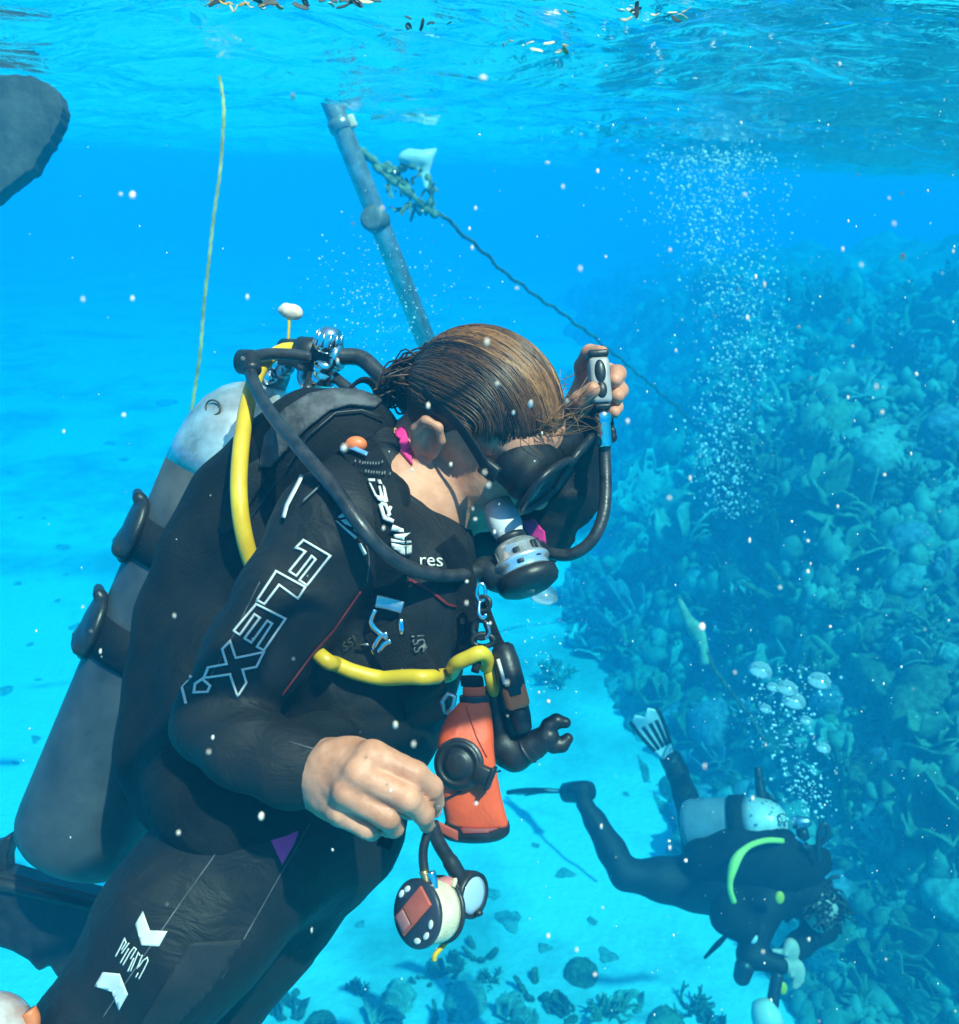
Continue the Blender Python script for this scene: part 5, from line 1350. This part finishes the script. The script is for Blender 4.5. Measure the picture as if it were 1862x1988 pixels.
def grow_coral(kind, loc, nrm, size, rg, mi=None, label=None, yaw=None, group=True):
    meshes, lab, cat, grp = kinds[kind]
    i = rg.randrange(len(meshes)); mi = rg.randrange(4) if mi is None else mi
    key = (kind, i, mi)
    if key not in variants:
        me = meshes[i].copy(); me.materials.clear(); me.materials.append(cm[mi])
        me.polygons.foreach_set('use_smooth', np.ones(len(me.polygons), dtype=bool)); variants[key] = me
    o = bpy.data.objects.new(kind, variants[key]); COL.objects.link(o)
    q = (Vector((0, 0, 1)) * .6 + nrm).normalized().to_track_quat('Z', 'Y').to_matrix().to_4x4()
    o.matrix_world = Matrix.Translation(loc) @ q @ Matrix.Rotation(rg.uniform(0, 6.28) if yaw is None else yaw, 4, 'Z') @ Matrix.Diagonal((*[size * rg.uniform(.85, 1.15) for _ in range(3)], 1))
    word = ('ochre', 'pale', 'brown', 'mauve', 'whitish')[mi]; sz = 'small' if size < .26 else 'large' if size > .5 else 'middling'
    lab = f'{sz} {word} {lab}'
    return tag(o, label or lab, cat, None if label else f'{sz} {word} {grp}')
def sand_at(u, v):
    q = ground_xy(u, v, SAND_Z)
    return Vector((q.x, q.y, float(sand_z(np.array([q.x]), np.array([q.y]))[0])))
rbvh = bvh_of(reef)
rg = random.Random(77)
def reef_hit(u, v):
    d_ = P(u, v, 1.0).normalized()
    loc, n_, i, dist = rbvh.ray_cast(Vector((0, 0, 0)), d_, 60)
    if loc is None or loc.z < SAND_Z + .02: return None
    if n_.z < 0: n_ = -n_
    return loc, n_, dist
made, tries = [], 0
while len(made) < 250 and tries < 6000:
    tries += 1
    u_, v_ = rg.uniform(1010, 1900), 560 + 1460 * rg.random() ** .85
    h_ = reef_hit(u_, v_)
    if h_ is None: continue
    loc, n_, dist = h_
    px_ = (22 + 120 * rg.random() ** 2.2) * (1.25 if v_ > 1300 else 1)
    size = min(max(px_ / FPX * dist / .8, .14), 1.3)
    if any((loc - q).length < s * .55 for q, s in made): continue
    k_ = rg.choices(list(kinds), (28, 20, 30, 10, 12))[0]
    if k_ == 'boulder_coral': size = min(size, .62)
    if k_ == 'sea_fan': size = min(size, .75); n_ = Vector((rg.gauss(0, .15), rg.gauss(0, .15), 1))
    grow_coral(k_, loc - Vector((0, 0, .03)), n_, size, rg)
    made.append((loc, size))
# low growth too small to pick apart, joined
gv, gf = [], []
tries = 0
cnt = 0
while cnt < 2400 and tries < 20000:
    tries += 1
    h_ = reef_hit(rg.uniform(1000, 1900), 540 + 1470 * rg.random())
    if h_ is None: continue
    loc, n_, dist = h_; cnt += 1
    ln = rg.uniform(.006, .015) * (.5 + dist * .35) * rg.uniform(.6, 1.5)
    d_ = (n_ + Vector((rg.gauss(0, .7), rg.gauss(0, .7), rg.gauss(.3, .4)))).normalized()
    s_ = d_.orthogonal(); s_.rotate(Matrix.Rotation(rg.uniform(0, 6.28), 3, d_)); s_ = s_ * ln * rg.uniform(.35, .9); t_ = d_.cross(s_).normalized() * ln * .22
    o = len(gv)
    b_ = loc - n_ * .01
    gv += [b_ - s_ * .5, b_ + s_ * .5, b_ + t_, b_ - t_, b_ + d_ * ln * 1.6 - s_ * .9, b_ + d_ * ln * 2.0 + s_ * .1, b_ + d_ * ln * 1.5 + s_ * .9, b_ + d_ * ln * 1.7 + t_]
    gf += [tuple(o + i for i in q) for q in ((0, 2, 7, 4), (2, 1, 6, 7), (1, 3, 6), (3, 0, 4), (3, 4, 5, 6), (4, 7, 5), (7, 6, 5))]
tag(link('reef_growth', mesh_from('reef_growth', gv, gf), cm[2]), 'fine leafy growth covering the reef bank', 'growth', kind='stuff')

lp, lr, lsq = [], [], []
tries = 0
while len(lp) < 3000 and tries < 30000:
    tries += 1
    h_ = reef_hit(rg.uniform(1000, 1900), 540 + 1470 * rg.random())
    if h_ is None: continue
    loc, n_, dist = h_
    if rg.random() > .12 + 1.3 * max(0, float(noise3(np.array([tuple(loc)]) * 1.7, 61, 2)[0]) + .12): continue
    lp.append(loc + n_ * .01); lr.append((.007 + .026 * rg.random() ** 2) * (.4 + dist * .30) * rg.uniform(.6, 1.4)); lsq.append((rg.uniform(.6, 1.5), rg.uniform(.6, 1.5), rg.uniform(.5, 1.9)))
LUMPS = (lp, lr, np.array(lsq))
UPV = Vector((0, 0, 1))
face_cam = lambda loc: math.atan2(loc.x, loc.y) * -1.0
# the pale corals that stand out at the reef's foot
def stand(kind, u, v, d, size, mi, label, yaw=None):
    h_ = reef_hit(u, v)
    loc = sand_at(u, v) if h_ is None else h_[0]
    return grow_coral(kind, loc, UPV, size, random.Random(int(u + v)), mi, label, yaw)
stand('sea_fan', 1195, 1238, 7.6, .62, 4, 'broad pale sea fan standing alone at the foot of the reef', 0.1)
stand('sea_fan', 1255, 1010, 9.5, 1.25, 4, 'tall ragged pale sea fan at the edge of the reef', 0.2)
stand('plate_coral', 1155, 1262, 7.7, .75, 4, 'pale plate coral leaning against the broad sea fan')
stand('sea_fan', 1310, 1290, 7.2, .42, 4, 'narrow pale sea fan beside the rod sponge', 1.0)
stand('plate_coral', 1240, 1270, 7.4, .6, 0, 'ochre plate coral between the broad and the narrow sea fan')
stand('branching_coral', 1080, 1330, 7.6, .7, 0, 'ochre branching coral at the tip of the reef foot')
rod = tag(tube('rod_sponge', smooth_path([P(1318, 1162, 7.2), P(1335, 1200, 7.2), P(1360, 1240, 7.15), P(1372, 1290, 7.1)], 5), [.018, .024, .028, .032, .036, .040, .05, .06, .065, .06, .05, .045, .04, .04, .05, .06], mat('rod_sponge', (.30, .32, .22), .9, noise=.4, scale=14, bump=.4, bscale=50)), 'tall tapered rod sponge leaning out from the reef', 'sponge')
# coral patches on the sand in front of the reef
patch = [(560, 1960), (620, 1985), (700, 1930), (760, 1965), (820, 1900), (870, 1870), (905, 1935), (950, 1890), (985, 1960), (1040, 1915), (1090, 1950), (1130, 1880), (1180, 1975), (1010, 1985), (860, 1985), (1230, 1940), (1290, 1985), (1340, 1960), (1390, 1985), (930, 1840)]
for i, (u_, v_) in enumerate(patch):
    k_ = ('plate_coral', 'boulder_coral', 'branching_coral', 'plate_coral', 'finger_sponge')[i % 5]
    o = grow_coral(k_, sand_at(u_, v_) - Vector((0, 0, .04)), UPV, rg.uniform(.30, .52), rg, rg.choice((0, 1, 2, 2)))
    o['label'] = {'plate_coral': 'small leafy plate coral standing on the open sand', 'boulder_coral': 'small boulder coral lying on the open sand', 'branching_coral': 'small branching coral standing on the open sand', 'finger_sponge': 'small finger sponge cluster standing on the open sand'}[k_]
    o['group'] = k_.replace('_', ' ') + 's on the sand'
stone_m = mat('weedy_stone', (.26, .31, .28), .95, noise=.4, scale=5, bump=.6, bscale=30, spec=.1, col2=(.42, .47, .43), bdist=.02)
def m_stone(seed):
    me = m_boulder(seed, .30)
    a = np.array([v.co[:] for v in me.vertices]); k = 1 + .55 * noise3(a * np.array((5, 5, 0.0)), seed + 5, 2)
    for v, q in zip(me.vertices, k): v.co.x *= q; v.co.y *= q
    return me
stones = [m_stone(s) for s in (51, 52, 53)]
for me in stones:
    me.materials.append(stone_m); me.polygons.foreach_set('use_smooth', np.ones(len(me.polygons), dtype=bool))
spots = [(125, 1060, .26), (150, 1215, .24), (112, 1170, .12), (35, 1140, .1), (215, 860, .3), (240, 890, .26), (325, 780, .5), (60, 1250, .12), (12, 1340, .24), (75, 1320, .1), (85, 1010, .12), (130, 1120, .10), (40, 1010, .1), (20, 920, .16), (70, 1430, .12), (30, 1480, .10), (990, 1775, .22), (960, 1730, .14), (1215, 1540, .10), (1095, 1690, .14), (1040, 1640, .10), (1150, 1780, .12), (1060, 1830, .12), (700, 1790, .10), (1180, 1850, .14)]
for u_, v_, s_ in spots:
    o = bpy.data.objects.new('stone', rg.choice(stones)); COL.objects.link(o)
    o.location = sand_at(u_, v_); o.rotation_euler = (0, 0, rg.uniform(0, 6.28)); o.scale = (s_ * rg.uniform(.8, 1.4), s_ * rg.uniform(.7, 1.2), s_)
    tag(o, 'dark weedy stone lying on the pale sand', 'stone', 'stones scattered on the sand')

# ------------------------------------------------------------------ bubbles and drifting specks
bub, nt, pb = mat_new('air_bubble')
N, L = nt.nodes, nt.links
N.remove(pb)
gl = N.new('ShaderNodeBsdfGlossy'); gl.inputs['Roughness'].default_value = .08
df = N.new('ShaderNodeBsdfDiffuse'); df.inputs['Color'].default_value = (.8, .85, .85, 1)
m0 = N.new('ShaderNodeMixShader'); m0.inputs[0].default_value = .55
tr = N.new('ShaderNodeBsdfTransparent')
fr_ = N.new('ShaderNodeFresnel'); fr_.inputs['IOR'].default_value = 1.33
mp_ = N.new('ShaderNodeMapRange'); mp_.inputs['From Min'].default_value = 0.0; mp_.inputs['From Max'].default_value = .35; mp_.inputs['To Min'].default_value = .28
mx = N.new('ShaderNodeMixShader')
L.new(gl.outputs[0], m0.inputs[1]); L.new(df.outputs[0], m0.inputs[2])
L.new(fr_.outputs[0], mp_.inputs['Value']); L.new(mp_.outputs[0], mx.inputs[0])
L.new(tr.outputs[0], mx.inputs[1]); L.new(m0.outputs[0], mx.inputs[2])
L.new(mx.outputs[0], N['Material Output'].inputs['Surface'])
bm = bmesh.new(); bmesh.ops.create_icosphere(bm, subdivisions=1, radius=1)
ICO_V = np.array([v.co[:] for v in bm.verts]); ICO_F = np.array([[v.index for v in f.verts] for f in bm.faces]); bm.free()
def specks(name, pts, rad, mt, label, cat, squash=None):
    pts = np.array([tuple(p) for p in pts]); rad = np.array(rad)
    sq = np.ones((len(pts), 3)) if squash is None else squash
    v = pts[:, None, :] + ICO_V[None] * (rad[:, None] * sq)[:, None, :]
    f = ICO_F[None] + (np.arange(len(pts)) * len(ICO_V))[:, None, None]
    return tag(link(name, big_mesh(name, v.reshape(-1, 3), f.reshape(-1, 3)), mt), label, cat, kind='stuff')
nr = np.random.RandomState(5)
specks('reef_turf', LUMPS[0], LUMPS[1], mat('reef_turf', (.16, .155, .10), .95, noise=.6, scale=3.5, bump=.5, bscale=40, spec=.1, col2=(.42, .41, .30)), 'knobbly coral turf covering the reef bank', 'coral turf', LUMPS[2])
foam_m = mat('fine_bubbles', (.62, .72, .72), .3, noise=.1, scale=30, bump=0)
def cloud(n, f, rmin, rmax):
    p_, r_ = [], []
    while len(p_) < n:
        u_, v_, d_ = f()
        p_.append(P(u_, v_, d_)); r_.append(rmin + (rmax - rmin) * nr.rand() ** 3)
    return p_, r_
def plume():
    t = nr.rand() ** 1.7; v_ = 300 + 700 * t
    w = 110 * (1 - .7 * t) + 14
    return 1405 + 30 * math.sin(v_ * .012) + 25 * t + nr.normal() * w * .55, v_ + nr.normal() * 12, 6.2 + nr.normal() * .25
p_, r_ = cloud(2300, plume, .004, .013)
specks('bubble_plume', p_, r_, foam_m, 'rising plume of fine bubbles above the reef', 'bubbles')
def plume2(): 
    t = nr.rand(); return 1545 - 25 * math.sin(t * 5) + nr.normal() * (22 + 30 * (1 - t)), 1290 + 300 * t, 4.3 + nr.normal() * .15
p_, r_ = cloud(420, plume2, .003, .010)
specks('bubble_stream', p_, r_, foam_m, 'stream of small bubbles rising from the distant diver', 'bubbles')
def near_pole(): return 740 + nr.normal() * 75, 590 + nr.normal() * 75, 2.6 + nr.rand() * .9
p_, r_ = cloud(420, near_pole, .0012, .0042)
specks('bubble_cloud', p_, r_, foam_m, 'loose cloud of tiny bubbles around the slanting pole', 'bubbles')
def near_clip(): return 1050 + nr.normal() * 40, 1260 + nr.normal() * 60, 2.0 + nr.rand()
p_, r_ = cloud(60, near_clip, .0012, .0040)
specks('bubble_cloud', p_, r_, foam_m, 'few tiny bubbles rising beside the snorkel', 'bubbles')
# foam and flecks gathered under the surface
fp, frd = [], []
while len(fp) < 900:
    x_, y_ = nr.uniform(.15, 7), nr.uniform(1.6, 9)
    if nr.rand() > np.clip(.15 + .5 * np.sin(x_ * 1.3 + y_ * .9) + .35 * np.sin(x_ * 3.1 - y_ * 2.2), .02, 1): continue
    z_ = float(waves(np.array([x_]), np.array([y_]))[0]) - nr.rand() ** 2 * .07 - .004
    fp.append((x_, y_, z_)); frd.append(.0014 + .0042 * nr.rand() ** 3)
specks('surface_foam', fp, frd, foam_m, 'bubbles and foam flecks drifting under the water surface', 'foam', np.stack([1.6 + nr.rand(900), 1.3 + nr.rand(900), .6 + 0 * nr.rand(900)], -1))
snow_m = mat('marine_snow', (.80, .74, .64), .8, noise=.15, scale=200, bump=0)
sp_, sr = [], []
for k in range(620):
    d_ = .45 + 3.6 * nr.rand() ** 1.2
    u_ = nr.uniform(0, 1862) if nr.rand() < .4 else 1862 - 900 * nr.rand() ** 1.3
    sp_.append(P(u_, nr.uniform(60, 1988), d_)); sr.append((.0006 + .0016 * nr.rand() ** 3) * (.45 + .35 * d_))
specks('marine_snow', sp_, sr, snow_m, 'tiny pale specks drifting through the water', 'specks', np.stack([.8 + .4 * nr.rand(620), .8 + .4 * nr.rand(620), 1 + 1.1 * nr.rand(620)], -1))
big = [(945, 664, 10, 17), (831, 788, 9, 15), (1030, 784, 12, 18), (965, 745, 8, 9), (875, 902, 7, 11), (948, 942, 9, 13), (918, 988, 4, 8), (960, 1033, 7, 11), (257, 580, 8, 12), (124, 838, 6, 9), (937, 153, 19, 13), (1062, 317, 13, 6), (1160, 333, 8, 12), (1003, 560, 9, 5), (1752, 500, 14, 20), (1672, 515, 6, 9), (1362, 1218, 17, 20), (1568, 1110, 9, 11), (1712, 801, 8, 10), (1388, 615, 6, 9), (1368, 1488, 6, 11), (1300, 1646, 6, 11), (1331, 1671, 9, 9), (1514, 1141, 6, 8), (1630, 125, 6, 11), (803, 1445, 8, 13), (507, 1585, 13, 19), (413, 1432, 7, 11), (257, 380, 14, 18), (1646, 772, 6, 9), (668, 870, 12, 17)]
fr2 = random.Random(9)
big += [(fr2.uniform(900, 1850), fr2.uniform(350, 1900), fr2.uniform(5, 9), fr2.uniform(7, 13)) for _ in range(34)] + [(fr2.uniform(150, 1000), fr2.uniform(300, 1900), fr2.uniform(4, 9), fr2.uniform(7, 13)) for _ in range(14)]
for i, (u_, v_, a_, b_) in enumerate(big):
    d_ = .38 + .32 * ((i * 7) % 5) / 5; a_ *= .8; b_ *= .8
    c_ = P(u_, v_, d_)
    s_ = Sdf().ell(c_, (CAM_R * a_ * .5 * PX(d_), CAM_U * b_ * .5 * PX(d_), CAM_B * a_ * .45 * PX(d_))).ell(c_ + CAM_U * (b_ * .3 * PX(d_)) + CAM_R * (a_ * .15 * PX(d_)), (CAM_R * a_ * .3 * PX(d_), CAM_U * b_ * .28 * PX(d_), CAM_B * a_ * .3 * PX(d_)))
    o = link('drifting_fleck', s_.mesh('drifting_fleck', max(min(a_, b_) * PX(d_) * .16, .00012), a_ * PX(d_) * .2), snow_m)
    tag(o, 'pale fleck of debris drifting in the water before the diver', 'fleck', 'pale flecks drifting in the water')
# large cap-shaped bubbles
bcap = bmesh.new(); bmesh.ops.create_uvsphere(bcap, u_segments=28, v_segments=18, radius=1)
for v in bcap.verts:
    if v.co.z < -.15: v.co.z = -.15 + (v.co.z + .15) * .25
cap_me = bm_mesh('air_bubble', bcap); cap_me.materials.append(bub); cap_me.polygons.foreach_set('use_smooth', np.ones(len(cap_me.polygons), dtype=bool))
for (u_, v_, w_, d_, lab, grp) in [(1055, 1158, 28, 2.2, 'bright cap-shaped bubble rising below the mouth stage', None)] + [(a, b, c, 4.3, 'cap-shaped bubble rising above the distant diver', 'cap-shaped bubbles above the distant diver') for a, b, c in ((1476, 1303, 22), (1590, 1324, 22), (1528, 1338, 20), (1540, 1362, 23), (1486, 1377, 12), (1598, 1453, 14), (1500, 1335, 12), (1565, 1400, 12))]:
    o = bpy.data.objects.new('air_bubble', cap_me); COL.objects.link(o)
    o.location = P(u_, v_, d_); r0 = w_ * PX(d_); o.scale = (r0, r0, r0 * .8); o.rotation_euler = (0, .12, 0)
    tag(o, lab, 'bubble', grp)

# ------------------------------------------------------------------ smaller pieces belong to the part that carries them
def under(root, child, part):
    kids = [c for c in root.children]
    hosts = [c for c in kids if c.name.split('.')[0] == part]
    if not hosts: return
    mine = [c for c in kids if c.name.split('.')[0] == child]
    for i, c in enumerate(mine):
        c.parent = hosts[min(i * len(hosts) // max(len(mine), 1), len(hosts) - 1)]
        c.matrix_parent_inverse = Matrix.Identity(4)
for root, child, part in ((reg, 'knob_rib', 'yoke_knob'), (reg, 'case_slot', 'metal_case'), (reg, 'mouth_tie', 'mouthpiece'), (reg, 'purge_badge', 'purge_cover'), (reg, 'port_collar', 'first_stage'),
                          (tank, 'buckle', 'tank_band'), (tank, 'stamped_ring', 'shoulder'), (bag, 'valve_rim', 'valve'), (bag, 'valve_spout', 'valve'), (bag, 'seam', 'pouch'), (bag, 'maroon_patch', 'base_cap'),
                          (person, 'nail', 'body'), (person, 'sleeve_lettering', 'wetsuit'), (person, 'shoulder_logo', 'wetsuit'), (person, 'thigh_chevron', 'wetsuit'), (person, 'thigh_lettering', 'wetsuit'), (person, 'sleeve_piping', 'wetsuit'),
                          (person, 'stitched_seam', 'wetsuit'), (person, 'hip_patch', 'wetsuit'), (person, 'cuff_patch', 'wetsuit'), (person, 'collar_lining', 'wetsuit'), (person, 'thigh_panel', 'wetsuit'),
                          (vest, 'pocket_flap', 'pocket'), (vest, 'strap_lettering', 'shoulder_strap'), (vest, 'strap_stripe', 'shoulder_strap'), (vest, 'seam', 'bladder'), (spool, 'hole', 'face_plate'), (spool, 'bar_ridge', 'orange_bar'), (spool, 'bar_plate', 'orange_bar'),
                          (inf, 'button', 'casing'), (mask, 'lens', 'frame'), (snk, 'tube_ring', 'elbow_tube'), (gauge, 'glass', 'case'), (gauge, 'screw', 'case'), (tank2, 'stamped_ring', 'shoulder'), (tank2, 'valve_knob', 'valve')):
    under(root, child, part)
